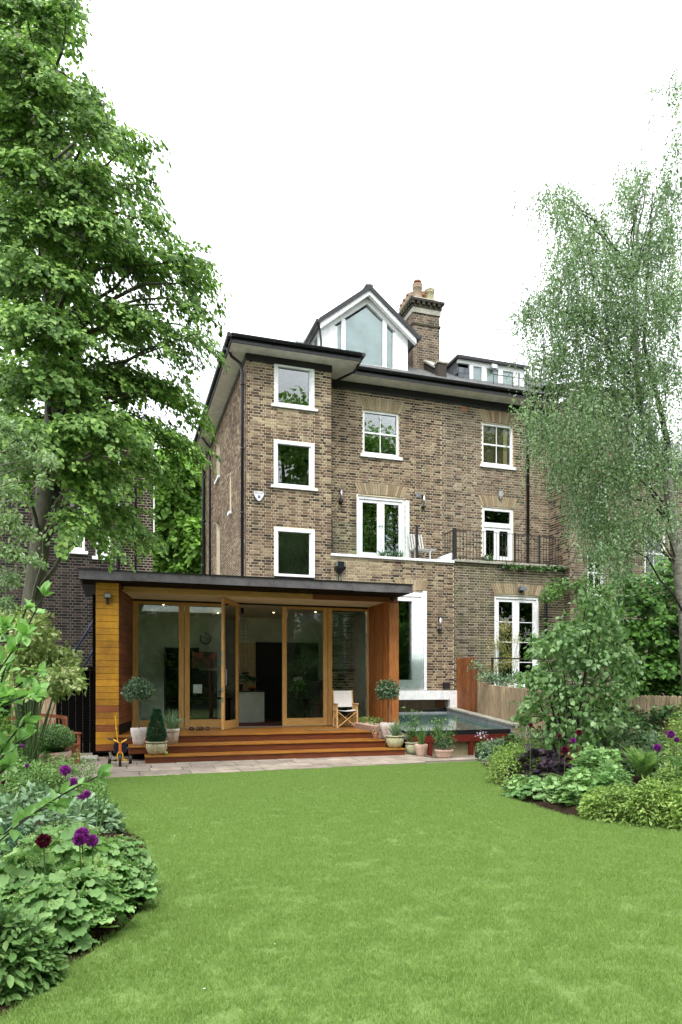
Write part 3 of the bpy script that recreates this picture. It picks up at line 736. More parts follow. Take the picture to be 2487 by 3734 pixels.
# roof
b = MB(); b.quad((2.95, 18.8, ZE+.24), (6.66, 18.8, ZE+.24), (6.0, 21.5, ZE+1.1), (4.6, 21.5, ZE+1.1)); b.quad((2.95, 18.8, ZE+.24), (4.6, 21.5, ZE+1.1), (4.6, 28.6, ZE+1.1), (2.95, 28.6, ZE+.24)); b.quad((4.6, 21.5, ZE+1.1), (6, 21.5, ZE+1.1), (6, 28.6, ZE+1.1), (4.6, 28.6, ZE+1.1))
roof = b.build('roof', M['slate'], house)
PT = .62
def zr(y): return ZE+.24+(y-19.6)*PT
def slate_roof(parent, x0, x1, y0=19.6, y1=25.):
    b = MB(); b.quad((x0, y0, zr(y0)-.03), (x1, y0, zr(y0)-.03), (x1, y1, zr(y1)-.03), (x0, y1, zr(y1)-.03)); r = b.build('roof', M['slate'], parent)
    b = MB(); y = y0; k = 0
    while y < min(y1, 23.6):
        x = x0-.15*(k % 2)
        while x < x1:
            b.val = random.random(); a, c = max(x+.004, x0), min(x+.29, x1)
            if c-a > .05:
                u = random.uniform(0, .006); b.hexa([(a, y-.02, zr(y)-.016+u), (c, y-.02, zr(y)-.016+u), (c, y+.22, zr(y+.22)-.02), (a, y+.22, zr(y+.22)-.02), (a, y-.02, zr(y)+u-.006), (c, y-.02, zr(y)+u-.006), (c, y+.22, zr(y+.22)-.012), (a, y+.22, zr(y+.22)-.012)])
            x += .295
        y += .2; k += 1
    b.build('slates', M['slate'], r, attr=True, kind='stuff')
    return r
slate_roof(house, 6.0, XP)
# gabled dormer
YD = 20.3; dx0, dx1, dz, xa, za = 5.95, 8.77, 12.62, 7.41, 13.78; zb = zr(YD)-.02
def gable_cut(x, ins=0.): return (za-ins)-(za-dz)*abs(x-xa)/((dx1-dx0)/2+.05)
b = MB()
P2 = lambda x, z: (x, YD, z)
b.prism([P2(dx0, zb-.3), P2(6.35, zb-.3), P2(6.35, gable_cut(6.35)), P2(dx0, gable_cut(dx0))], (0, 0, 0), (0, .12, 0))
b.prism([P2(8.35, zb-.3), P2(dx1, zb-.3), P2(dx1, gable_cut(dx1)), P2(8.35, gable_cut(8.35))], (0, 0, 0), (0, .12, 0))
b.prism([P2(6.35, gable_cut(6.35, .32)), P2(xa, za-.34), P2(8.35, gable_cut(8.35, .32)), P2(8.35, gable_cut(8.35)), P2(xa, za), P2(6.35, gable_cut(6.35))], (0, 0, 0), (0, .12, 0))
b.box(6.35, 8.35, YD-.02, YD+.1, zb-.1, zb+.02)
for x in (6.62, 7.98): b.box(x-.055, x+.075, YD-.015, YD+.1, zb+.02, gable_cut(x, .33))
for x in (6.35, 8.27): b.box(x, x+.08, YD-.01, YD+.09, zb+.02, gable_cut(x if x < 7 else x+.08, .36))
dorm = b.build('dormer', M['white'], house)
for (p, q) in ((6.43, 6.565), (6.695, 7.925), (8.055, 8.27)):
    pts = [P2(p, zb+.02), P2(q, zb+.02), P2(q, gable_cut(q, .4))]
    if p < xa < q: pts.append(P2(xa, za-.42))
    pts.append(P2(p, gable_cut(p, .4)))
    MB().prism(pts, (0, .04, 0), (0, .046, 0)).build('pane', M['glassd'], dorm)
    MB().prism(pts, (0, .1, 0), (0, .105, 0)).build('blind', M['rollblind'], dorm)
b = MB().box(dx0, dx0+.1, YD+.12, 25, ZE, dz-.02); b.box(dx1-.1, dx1, YD+.12, 25, ZE, dz-.02); b.build('cheek', M['white'], dorm)
MB().box(dx0-.02, dx0, YD+.35, YD+.9, 11.75, 12.5).build('side_window', M['white'], dorm)
MB().box(dx0-.03, dx0-.02, YD+.43, YD+.82, 11.83, 12.42).build('side_pane', M['glass'], dorm)
e = .22; sl = (za-dz)/((dx1-dx0)/2+.05)
for s in (-1, 1):
    xe = xa+s*((dx1-dx0)/2+e); ze = za+.1-sl*abs(xe-xa)
    MB().prism([(xa, YD-.22, za+.1), (xe, YD-.22, ze), (xe, YD-.22, ze-.1), (xa, YD-.22, za)], (0, 0, 0), (0, 4.6, 0)).build('dormer_roof', M['slate'], dorm)
    MB().prism([(xa, YD-.25, za+.12), (xe, YD-.25, ze+.02), (xe, YD-.25, ze-.13), (xa, YD-.25, za-.03)], (0, 0, 0), (0, .028, 0)).build('verge', M['black'], dorm)
    MB().prism([(xa, YD-.2, za-.0), (xe-s*.06, YD-.2, ze-.1+.03), (xe-s*.06, YD-.2, ze-.25), (xa, YD-.2, za-.17)], (0, 0, 0), (0, .14, 0)).build('bargeboard', M['white'], dorm)
    MB().tube([(xe+s*.05, YD-.25, ze-.06), (xe+s*.05, YD+4, ze-.06)], .055, 8).build('gutter', M['black'], dorm)
MB().box(xa-.12, xa+.12, YD-.22, YD+4.4, za+.09, za+.15).build('ridge', M['lead'], dorm)
MB().tube([(dx0-.2, YD-.18, dz-.1), (dx0-.1, YD-.1, dz-.3), (dx0-.05, YD-.06, dz-.6), (dx0-.05, YD-.06, zb)], .035, 8).build('downpipe', M['black'], dorm)
# chimney on the party wall
cx0, cx1, cy0, cy1 = 9.36, 10.32, 21.2, 22.9
ch = brick_wall(house, 'x', cy0, cx0, cx1, 11.9, 13.95, [], name='chimney', mk='brickg', mm='mortarg', tone=lambda a, z, v: v*.55)
brick_wall(house, 'y', cx0, cy0, cy1, 11.9, 13.95, [], name='chimney_flank', rot=-1, mk='brickg', mm='mortarg', tone=lambda a, z, v: v*.55)
MB().box(cx0+.01, cx1-.01, cy0+.01, cy1, 11.8, 14.4).build('core', M['mortarg'], ch)
MB().box(cx0-.03, cx1+.03, cy0-.03, cy1+.03, 13.55, 13.62).build('string_course', M['brickm'], ch)
MB().box(cx0-.03, cx1+.03, cy0-.04, cy1+.03, 13.95, 14.13).build('cement_band', M['stone'], ch)
b = MB()
for zz, e, m_ in ((14.13, .06, 0), (14.31, .13, 0)): b.box(cx0-e, cx1+e, cy0-e, cy1+e, zz, zz+.08)
x = cx0-.1
while x < cx1+.05: b.box(x, x+.1, cy0-.12, cy0, 14.21, 14.31); x += .19
y = cy0-.1
while y < cy1: b.box(cx0-.12, cx0, y, y+.1, 14.21, 14.31); y += .19
b.build('corbel_course', M['brickm'], ch)
b = MB(); b.hexa([(cx0-.06, cy0-.06, 14.39), (cx1+.06, cy0-.06, 14.39), (cx1+.06, cy1+.06, 14.39), (cx0-.06, cy1+.06, 14.39), (cx0+.1, cy0+.1, 14.55), (cx1-.1, cy0+.1, 14.55), (cx1-.1, cy1-.1, 14.55), (cx0+.1, cy1-.1, 14.55)])
b.build('flaunching', M['stone'], ch)
def cpot(x, y, h, r, m, cowl=None):
    z = 14.5; MB().lathe((x, y, z), [(r, 0), (r*.96, h*.1), (r*.85, h*.72), (r*.98, h*.76), (r*.98, h*.82), (r*.88, h*.85), (r*1.05, h*.95), (r*1.05, h), (r*.8, h), (r*.8, h*.6)], 16).build('chimney_pot', M[m], ch, smooth=True)
    if cowl: MB().lathe((x, y, z+h), [(r*.7, 0), (r*.7, .05), (r*.9, .06), (r*.75, .14), (0.01, .16)], 12).build('cowl', M[cowl], ch, smooth=True)
M['creampot'] = mat('cream_chimney_clay', [(.2, .15, .1), (.33, .26, .18)], 8, rough=.85)
cpot(9.62, 21.45, .52, .17, 'creampot', 'teak'); cpot(10.07, 21.45, .42, .17, 'mosspot'); cpot(9.62, 21.85, .45, .14, 'creampot'); cpot(9.62, 22.15, .45, .14, 'creampot', 'teak'); cpot(9.62, 22.45, .43, .14, 'creampot', 'teak'); cpot(9.62, 22.72, .4, .13, 'creampot', 'teak')
cpot(9.95, 21.8, .5, .13, 'fencer'); cpot(9.98, 22.2, .5, .15, 'black')
# sloping party wall with coping
for i in range(5):
    y0 = 20.25+i*.19
    MB().box(XP-.11, XP+.11, y0, y0+.19, zr(y0)-.2, zr(y0)+.2+i*.02).build('parapet', M['brickg'], house)
MB().hexa([(XP-.16, 20.4, zr(20.4)+.22), (XP+.16, 20.4, zr(20.4)+.22), (XP+.16, 21.2, zr(21.2)+.26), (XP-.16, 21.2, zr(21.2)+.26), (XP-.16, 20.4, zr(20.4)+.28), (XP+.16, 20.4, zr(20.4)+.28), (XP+.16, 21.2, zr(21.2)+.32), (XP-.16, 21.2, zr(21.2)+.32)]).build('coping', M['stone'], house)
MB().box(XP-.15, XP+.15, 20.08, 20.3, zr(20.1)-.1, zr(20.1)+.42).build('parapet_pier', M['brickg'], house); MB().box(XP-.18, XP+.18, 20.05, 20.33, zr(20.1)+.42, zr(20.1)+.47).build('pier_cap', M['stone'], house)
# terrace
MB().box(XW, XP, YW+.02, YM, ZT-.2, ZT-.01).build('terrace_floor', M['stone'], house)
MB().box(XW-.02, XP, YW-.07, YW+.22, ZT-.06, ZT+.015).build('coping', M['white'], house, bevel=.01)
# projecting white bay
x0, x1, z0, z1 = BAY; yb = YW-.14; g0, g1, gz0, gz1 = (*rect(yb, 1445, 1503, 2190, 2479)[:2], *rect(yb, 1445, 1503, 2190, 2479)[2:])
b = MB()
for p, q, r, s in cells(x1, z1, [(g0, g1, gz0, gz1)], x0, z0): b.box(p, q, yb, yb+.3, r, s)
b.box(x1-.1, x1-.001, yb-.05, yb+.05, z0, z1+.05).box(x0, x1-.1, yb-.06, yb, z0-.02, z0+.03)
b.box(x1-.17, x1-.15, yb-.02, yb, z0+.08, z1-.1).box(x0, x1-.17, yb-.02, yb, z1-.13, z1-.1)
bay = b.build('bay_window', M['white'], house); pane(bay, g0, g1, gz0, gz1, yb+.1); rooms(bay, yb+.31, g0, g1, gz0, gz1)
gl = rect(yb, 1400, 1540, 2382, 2510); pane(bay, gl[0], gl[1], gl[2], gl[3], yb-.12, 'glassr')
bb = rect(yb, 1425, 1661, 2516, 2552); bl = rect(yb, 1636, 1661, 2545, 2594)
b = MB().box(bb[0]-.5, bb[1], yb-.1, YW-.02, bb[2], bb[3]-.02).box(bl[0], bl[1], yb-.1, YW-.02, .7, bb[2])
b.build('white_beam', M['white'], house)
low = box('low_window', M['darkwood'], house, bb[0]-.5, bl[0], YW-.06, YW-.03, .7, bb[2])
pane(low, bb[0]-.45, bl[0]-.02, .74, bb[2]-.02, YW-.08)
arch(house, YW, 8.05, BAY[1]+.02, BAY[3]+.07, .3)
# wall lights and small fixtures
def wall_light(name, label, cat, sx0, sx1, sy0, sy1, Y, m, group=None, d=.09):
    x0, x1, z0, z1 = rect(Y, sx0, sx1, sy0, sy1); xm = (x0+x1)/2
    t = thing(name, label, cat, (xm, Y, z0), group); return t, x0, x1, z0, z1, xm
def slim_light(label, sx0, sx1, sy0, sy1, Y):
    t, x0, x1, z0, z1, xm = wall_light('wall_light', label, 'wall light', sx0, sx1, sy0, sy1, Y, None, 'slim steel wall lights on the brickwork')
    MB().tube([(xm, Y-.1, z0+.03), (xm, Y-.1, z1)], .035, 12).build('tube', M['steel'], t, smooth=True)
    MB().box(xm-.055, xm+.055, Y-.13, Y-.01, z0-.03, z0+.03).build('bracket', M['iron'], t, bevel=.004)
    MB().box(xm-.03, xm+.03, Y-.07, Y-.01, z1-.06, z1+.02).build('top_bracket', M['iron'], t)
slim_light('slim steel wall light on the brick just left of the white terrace doors', 1237, 1245, 1787, 1830, YM)
slim_light('slim steel wall light on the brick just right of the white terrace doors', 1537, 1546, 1807, 1850, YM)
slim_light('slim steel wall light on the brick between the white bay and the tall red fence', 1596, 1605, 2254, 2298, YW)
def grille(label, cat, sx0, sx1, sy0, sy1, m, n=5):
    t, x0, x1, z0, z1, xm = wall_light('vent_grille', label, cat, sx0, sx1, sy0, sy1, YM, None)
    MB().box(x0, x1, YM-.02, YM-.01, z0, z1).build('plate', M[m], t)
    for i in range(n): MB().box(x0+.012, x1-.012, YM-.03, YM-.02, z0+(z1-z0)*(i+.25)/n, z0+(z1-z0)*(i+.7)/n).build('louvre', M[m], t)
grille('small grey louvred vent beside the upper slim wall light', 'vent', 1516, 1532, 1797, 1814, 'leadg')
grille('square red terracotta air brick high under the eaves', 'air brick', 1682, 1701, 1481, 1500, 'terra', 4)
# alarm box
x0, x1, z0, z1 = rect(YW, 924, 962, 1794, 1828); xm = (x0+x1)/2
al = thing('alarm_box', 'pale grey shield shaped alarm box on the brick wing', 'alarm box', (xm, YW, z0))
sh = [(-.5, .42), (-.4, .5), (.4, .5), (.5, .42), (.46, .15), (.3, -.2), (.08, -.5), (-.08, -.5), (-.3, -.2), (-.46, .15)]
W_, H_ = x1-x0, z1-z0; zc = (z0+z1)/2
MB().prism([(xm+a*W_, YW-.02, zc+c*H_) for a, c in sh], (0, 0, 0), (0, -.06, 0)).build('cover', M['alarm'], al, bevel=.012)
def text(s, size, loc, m, parent, rot=(PI/2, 0, 0), name='lettering'):
    cu = bpy.data.curves.new(name, 'FONT'); cu.body = s; cu.size = size; cu.align_x = 'CENTER'; cu.extrude = .001
    t_ = bpy.data.objects.new('letters', cu); COL.objects.link(t_); bpy.context.view_layer.update()
    me = bpy.data.meshes.new_from_object(t_.evaluated_get(bpy.context.evaluated_depsgraph_get())); bpy.data.objects.remove(t_)
    me.materials.clear(); me.materials.append(M[m]); o = bpy.data.objects.new(name, me); COL.objects.link(o); o.parent = parent; o.rotation_euler = rot
    o.location = Vector(loc)-BASE[parent.name]; return o
text('BANHAM', .062, (xm, YW-.084, zc+.075), 'alarmt', al)
MB().box(xm-.035, xm+.035, YW-.083, YW-.08, zc-.05, zc+.03).build('emblem', M['alarmt'], al)

# ================================================================== HOUSE, RIGHT HALF
h2 = thing('brick_house', 'grey-brown brick house half with flat-topped slate dormer and iron terrace railing', 'house', (12, YW, 0), 'pair of semi-detached brick houses')
brick_wall(h2, 'x', YM, XP, XR, ZT, ZE, [W3, W4], mk='brickg', single=150, focus=(12, 6))
brick_wall(h2, 'x', YW, XP, XR, -.3, ZT-.03, [W5], mk='brickm', mm='mortarg', single=0)
brick_wall(h2, 'y', XR, YR, YM, ZT-.1, ZE, [], mk='brick', mm='mortarg', rot=-1)
brick_wall(h2, 'y', XR, YR, YW, -.3, ZT-.1, [], mk='brickm', mm='mortarg', rot=-1)
WR = rect(YR, 2142, 2202, 2000, 2175)
WR2 = rect(YR, 2160, 2215, 1765, 1885)
brick_wall(h2, 'x', YR, XR, 16.27, -.3, ZE, [WR, WR2], mk='brickg', mm='mortarg', single=150, focus=(14.3, 5.5))
sash_window(h2, W3, YM, blind=True, pm='glassd'); arch(h2, YM, W3[0], W3[1], W3[3]+.02, .36)
f4 = french(h2, (W4[0], W4[1], W4[2], W4[3]-.55), YM, .1, handles=False); arch(h2, YM, W4[0], W4[1], W4[3]+.02, .33)
b = frame_mb(W4[0], W4[1], W4[3]-.55, W4[3], YM+.03, YM+.14, .1, .06, .1); tl = b.build('transom_light', M['white'], h2); pane(tl, W4[0]+.1, W4[1]-.1, W4[3]-.49, W4[3]-.1, YM+.08)
xm4 = (W4[0]+W4[1])/2
cur = MB()
for i in range(14):
    xa_ = xm4+.12+i*.026; cur.quad((xa_, YM+.3+.02*(i % 2), W4[2]), (xa_+.026, YM+.3+.02*((i+1) % 2), W4[2]), (xa_+.026, YM+.3+.02*((i+1) % 2), W4[3]), (xa_, YM+.3+.02*(i % 2), W4[3]))
cur.build('curtain', M['curtain'], f4)
french(h2, W5, YW, .12, bars=3, handles=False); arch(h2, YW, W5[0]-.0, W5[1]+.05, W5[3]+.03, .33)
sash_window(h2, WR, YR); sash_window(h2, WR2, YR)
MB().box(XP, XR, YW+.02, YM, ZT-.2, ZT-.01).build('terrace_floor', M['stone'], h2)
MB().box(XP+.002, XR-.02, YW-.1, YW+.25, ZT-.02, ZT+.06).build('coping', M['stone'], h2, bevel=.012)
slate_roof(h2, XP, 16.3)
eave(h2, XR, 16.4, 18.55); MB().box(XR-.3, 16.4, 18.55, YR-.002, ZE-.012, ZE+.01).build('soffit', M['soffit'], h2)
b = MB(); b.quad((XR-.3, 18.6, ZE+.24), (16.4, 18.6, ZE+.24), (16.4, 22, ZE+1.4), (XR-.3, 22, ZE+1.4)); b.build('roof', M['slate'], h2)
downpipe(h2, [(13.0, 19.55, ZE+.1), (13.0, 19.9, ZE-.2), (13.0, 20.07, ZE-.45), (13.0, 20.07, ZT)])
# flat topped dormer
yd = 20.6; q0, q1 = 10.7, 13.2; zt2 = 12.36; zb2 = zr(yd)-.05
b = MB().box(q0, q1, yd, yd+.1, zt2-.14, zt2-.02)
b.box(q0+.42, q0+.55, yd, yd+.1, zb2, zt2-.14)
xs = [q0+.55, q0+1.0, q0+1.62, q0+2.2, q1-.05]
for i, x in enumerate(xs[1:]): b.box(x-.12, x+.05, yd, yd+.1, zb2, zt2-.14)
b.box(q0+.55, q1-.1, yd+.005, yd+.09, zt2-.18, zt2-.14)
d2 = b.build('dormer', M['white'], h2)
for i in range(4):
    pane(d2, xs[i]+(.05 if i else 0), xs[i+1]-.12, zb2, zt2-.18, yd+.05, 'glassd')
MB().box(q0+.5, q1-.05, yd+.075, yd+.08, zb2, zt2-.16).build('blind', M['rollblind'], d2)
MB().hexa([(q0-.08, yd-.12, zt2-.03), (q1+.12, yd-.12, zt2-.03), (q1+.12, 23.5, zt2+.02), (q0-.08, 23.5, zt2+.02), (q0-.08, yd-.12, zt2+.06), (q1+.12, yd-.12, zt2+.06), (q1+.12, 23.5, zt2+.1), (q0-.08, 23.5, zt2+.1)]).build('flat_roof', M['black'], d2)
MB().box(q0, q0+.05, yd+.1, 23, 11.2, zt2-.03).build('cheek', M['slateb'], d2)
z = zb2
while z < zt2-.3:
    for k in range(2): MB().box(q0+.005+k*.205, q0+.2+k*.205, yd-.02+.003*k, yd-.004, z, z+.185).build('slate', M['slateb'], d2)
    for k in range(6):
        if zr(yd+.1+k*.3) < z+.1: MB().box(q0-.018, q0-.004, yd+.02+k*.3, yd+.31+k*.3, z, z+.185).build('slate', M['slateb'], d2)
    z += .195
MB().tube([(q1+.02, yd-.1, zt2-.05), (q1+.02, yd-.1, zb2+.1), (q1+.1, yd-.2, zb2+.02), (q1+1.3, yd-.6, zb2-.12)], .035, 8).build('downpipe', M['black'], d2)
b = MB().tube([(q0+1, 20.1, zr(20.1)+.33), (q1+.4, 20.1, zr(20.1)+.33)], .012, 6)
for x in (q0+1.02, q0+1.75, q1-.1): b.tube([(x, 20.1, zr(20.1)), (x, 20.1, zr(20.1)+.33)], .012, 6)
b.build('roof_rail', M['iron'], h2)
MB().tube([(14.6, 21.5, 12), (14.6, 21.5, 13.9)], .05, 10).build('flue', M['leadg'], h2)
t, x0, x1, z0, z1, xm = wall_light('security_light', 'small grey security light fixed on the slate dormer front', 'security light', 1786, 1808, 1331, 1348, yd-.03, None)
MB().box(x0, x1, yd-.16, yd-.02, z0, z1).build('housing', M['greypl'], t, bevel=.02); MB().box(x0+.03, x1-.03, yd-.17, yd-.16, z0+.02, z1-.03).build('lens', M['alarm'], t)
t, x0, x1, z0, z1, xm = wall_light('security_light', 'grey bulkhead light on the wall above the curtained terrace door', 'security light', 1815, 1829, 1792, 1814, YM, None)
MB().box(x0, x1, YM-.1, YM-.015, z0, z1).build('housing', M['greypl'], t, bevel=.015); MB().lathe((xm, YM-.06, z0-.06), [(.03, 0), (.04, .03), (.03, .06)], 10).build('sensor', M['greypl'], t)
t, x0, x1, z0, z1, xm = wall_light('security_light', 'dark angled floodlight on the arch over the ground floor white doors', 'security light', 1886, 1911, 2138, 2155, YW, None)
MB().hexa([(x0, YW-.2, z0), (x1, YW-.2, z0), (x1, YW-.03, z0+.02), (x0, YW-.03, z0+.02), (x0+.03, YW-.17, z1-.03), (x1-.03, YW-.17, z1-.03), (x1-.03, YW-.03, z1), (x0+.03, YW-.03, z1)]).build('housing', M['slateb'], t, bevel=.008)
MB().box(xm-.02, xm+.02, YW-.1, YW-.015, z0-.05, z0+.01).build('bracket', M['iron'], t)
t, x0, x1, z0, z1, xm = wall_light('box_lamp', 'small black box lamp on the brick just above the white beam', 'box lamp', 1613, 1634, 2489, 2512, YW, None)
MB().hexa([(x0, YW-.16, z0), (x1, YW-.16, z0), (x1, YW-.015, z0), (x0, YW-.015, z0), (x0, YW-.13, z1), (x1, YW-.13, z1), (x1, YW-.015, z1), (x0, YW-.015, z1)]).build('housing', M['iron'], t, bevel=.006)
MB().box(x0+.02, x1-.02, YW-.15, YW-.03, z0-.012, z0-.002).build('lens', M['greypl'], t)
def hopper(label, sx0, sx1, sy0, sy1, Y, pipe):
    x0, x1, z0, z1 = rect(Y, sx0, sx1, sy0, sy1); xm = (x0+x1)/2
    t = thing('rain_hopper', label, 'rain hopper', (xm, Y, z0)); b = MB(); h = z1-z0; w = (x1-x0)/2
    b.hexa([(xm-w*.4, Y-.12, z0+h*.2), (xm+w*.4, Y-.12, z0+h*.2), (xm+w*.4, Y-.02, z0+h*.2), (xm-w*.4, Y-.02, z0+h*.2), (xm-w, Y-.22, z0+h*.5), (xm+w, Y-.22, z0+h*.5), (xm+w, Y-.02, z0+h*.5), (xm-w, Y-.02, z0+h*.5)])
    b.box(xm-w, xm+w, Y-.22, Y-.02, z0+h*.5, z0+h*.62); b.build('bowl', M['black'], t)
    MB().box(xm-w*.6, xm+w*.6, Y-.2, Y-.015, z0+h*.62, z1).build('outlet', M['black'], t)
    for s in (-1, 1): MB().hexa([(xm+s*w*.62, Y-.2, z0+h*.64), (xm+s*w*.9, Y-.2, z0+h*.64), (xm+s*w*.9, Y-.03, z0+h*.64), (xm+s*w*.62, Y-.03, z0+h*.64), (xm+s*w*.62, Y-.2, z1), (xm+s*w*1.05, Y-.2, z1-.02), (xm+s*w*1.05, Y-.03, z1-.02), (xm+s*w*.62, Y-.03, z1)]).build('flap', M['steel'], t)
    MB().tube([(xm, Y-.09, z0+h*.25)]+pipe(xm, z0), .045, 8).build('pipe', M['black'], t, smooth=True)
hopper('black rain hopper with bright metal sides above the garden room roof', 1217, 1254, 2050, 2098, YW, lambda x, z: [(x, YW-.09, 4.0)])
pa_, pb_ = onY(1992, 2180, YW-.08), onY(1990, 2380, YW-.08)
hopper('black rain hopper at the right end of the terrace with slanting pipe', 2045, 2071, 2104, 2126, YW-.01, lambda x, z: [(x, YW-.09, z-.1), tuple(pa_), tuple(pb_)])
# railing on the right terrace
rl = thing('terrace_railing', 'black iron railing of thin upright bars along the right terrace edge', 'railing', (11.8, YW, ZT))
yr = YW+.05; zt_ = ZT+1.0
M_bar = MB().tube([(0, 0, 0), (0, 0, .9)], .009, 6).mesh('baluster'); me_bar = M_bar
tr = []
x = 10.0
while x < 13.75: tr.append(Matrix.Translation((x, yr, ZT+.09))); x += .115
y = yr+.12
while y < YM: tr.append(Matrix.Translation((9.92, y, ZT+.09))); y += .115
copies('baluster', me_bar, M['iron'], rl, tr)
MB().box(9.9, 13.8, yr-.015, yr+.015, zt_-.015, zt_).build('top_rail', M['iron'], rl); MB().box(9.9, 13.8, yr-.012, yr+.012, ZT+.13, ZT+.145).build('bottom_rail', M['iron'], rl)
MB().box(9.905, 9.935, yr, YM-.02, zt_-.015, zt_).build('side_rail', M['iron'], rl); MB().box(9.905, 9.935, yr, YM-.02, ZT+.13, ZT+.145).build('side_rail', M['iron'], rl)
for x in (9.92, 12.05, 12.95): MB().box(x-.02-.03*(x < 10), x+.02+.03*(x < 10), yr-.03, yr+.03, ZT+.06, zt_+.04).build('post', M['iron'], rl)
# glass balustrade on the left terrace
gb = thing('glass_balustrade', 'frameless glass balustrade with black posts along the left terrace', 'balustrade', (7, YW, ZT))
g = rect(YW, 1207, 1520, 1920, 2020)
for i in range(2): pane(gb, XW+.06+i*1.2, XW+.06+i*1.2+1.17, ZT+.03, ZT+.98, YW+.05, 'glassr')
p = onY(1520, 2030, YW+.05); MB().box(p.x-.035, p.x+.035, YW+.02, YW+.08, ZT+.01, ZT+1.02).build('post', M['iron'], gb)
MB().box(XW+.015, XW+.045, YW+.02, YW+.06, ZT+.01, ZT+1.0).build('post', M['iron'], gb)
# terrace chair and lean-to box
x0, x1, z0, z1 = rect(YW+.45, 1501, 1551, 1974, 2040)
tc = thing('garden_chair', 'weathered pale slatted garden chair on the left terrace', 'chair', (x0+.3, YW+.45, ZT)); zz = ZT
M['greywood'] = mat('silvered_wood', [(.34, .34, .32), (.5, .5, .47)], 14, (3, 3, .5), .8)
for i in range(6): MB().beam((x0+.05+i*.085, YW+.62, zz+.38), (x0+.02+i*.085, YW+.74, zz+.92), .055, .015, (0, 1, 0)).build('back_slat', M['greywood'], tc)
for i in range(5): MB().box(x0, x0+.72, YW+.2+i*.09, YW+.26+i*.09, zz+.36, zz+.38).build('seat_slat', M['greywood'], tc)
for dx in (.0, .5): 
    for dy in (.22, .6): MB().box(x0+dx, x0+dx+.04, YW+dy, YW+dy+.04, zz, zz+.36).build('leg', M['greywood'], tc)
x0 = onY(1596, 2030, YW+.4).x; x1 = onY(1656, 2030, YW+.4).x
st = thing('planter_box', 'low white box with sloping mossy lid at the end of the left terrace', 'planter box', ((x0+x1)/2, YW+.4, ZT))
MB().prism([(x0, YW+.2, ZT), (x1, YW+.2, ZT), (x1, YW+.2, ZT+.1), (x0+.5, YW+.2, ZT+.36), (x0, YW+.2, ZT+.16)], (0, 0, 0), (0, .3, 0)).build('box', M['white'], st)
MB().beam((x1+.02, YW+.33, ZT+.1), (x0+.45, YW+.33, ZT+.4), .4, .035).build('lid', M['mosspot'], st)

# ================================================================== FURTHER HOUSES
h3 = thing('far_brick_house', 'lower brown brick house with slate roof behind the birch', 'house', (19, 19.8, 0))
brick_wall(h3, 'x', 19.8, 16.29, 26, -.3, 9.2, [(17.5, 18.4, 5.2, 7.2), (20.2, 21.1, 5.2, 7.2)], mk='brickg', mm='mortarg', single=0)
for a in (17.5, 20.2): sash_window(h3, (a, a+.9, 5.2, 7.2), 19.8)
b = MB(); b.quad((16.3, 19.5, 9.25), (26, 19.5, 9.25), (26, 24, 12.0), (16.3, 24, 12.0)); b.build('roof', M['slate'], h3)
MB().box(16.3, 26, 19.4, 19.5, 9.12, 9.28).build('gutter', M['black'], h3)
h4 = thing('side_brick_house', 'dark sooty brick house standing behind the lime tree trunk', 'house', (-3, 21, 0))
N1, N2 = rect(21, 262, 297, 1840, 2008), rect(21, 362, 392, 1926, 2030)
N1 = (N1[0], N1[0]+.34, N1[2], N1[3]); N2 = (N2[0]-.1, N2[0]+.3, N2[2], N2[3])
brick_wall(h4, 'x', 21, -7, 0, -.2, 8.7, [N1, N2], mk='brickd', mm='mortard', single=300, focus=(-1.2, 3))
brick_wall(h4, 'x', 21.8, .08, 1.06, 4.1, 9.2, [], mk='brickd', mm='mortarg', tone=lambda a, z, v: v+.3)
sash_window(h4, N1, 21); sash_window(h4, N2, 21)
MB().box(0, .06, 20.98, 21.9, -.2, 9).build('corner_strip', M['black'], h4); downpipe(h4, [(.55, 21.7, 9), (.55, 21.7, 8.8), (.55, 21.7, 3)], .03)
MB().box(-7.1, .1, 20.8, 21.1, 8.7, 8.78).build('gutter', M['leadg'], h4)
b = MB(); b.quad((-7.1, 20.8, 8.78), (.1, 20.8, 8.78), (.1, 25, 10.2), (-7.1, 25, 10.2)); b.build('roof', M['slate'], h4)
MB().box(1.06, 1.09, 21.6, 21.8, 6, 7.6).build('window_edge', M['white'], h4)
MB().box(-.5, -.38, 20.93, 20.985, 3.95, 4.1).build('vent', M['white'], h4)

# ================================================================== GARDEN ROOM
DK = .49; YDR = 18.2; ZC = 3.76
gr = thing('garden_room', 'timber framed garden room with overhanging lead edged flat roof and tall glass doors', 'garden room', (3.2, 16.2, 0))
MB().box(-.75, 6.92, 15.82, 19.2, 3.875, 4.05).build('roof', M['lead'], gr)
xs = [-.76, .35, 1.6, 2.9, 4.15, 5.4, 6.3, 6.94]
for i in range(7):
    dz_ = random.uniform(-.006, .006)
    MB().box(xs[i]+.002, xs[i+1]-.002, 15.795, 15.818, 3.865+dz_, 4.065+dz_).build('fascia_panel', M['lead'], gr)
    MB().box(xs[i+1]-.012, xs[i+1]+.012, 15.785, 15.795, 3.87, 4.06).build('lead_roll', M['lead'], gr)
MB().box(-.78, 6.96, 15.77, 15.9, 4.067, 4.085).build('drip_edge', M['black'], gr)
MB().box(-.7, 6.9, 15.86, 16.6, 3.855, 3.872).build('soffit', M['darkwood'], gr)
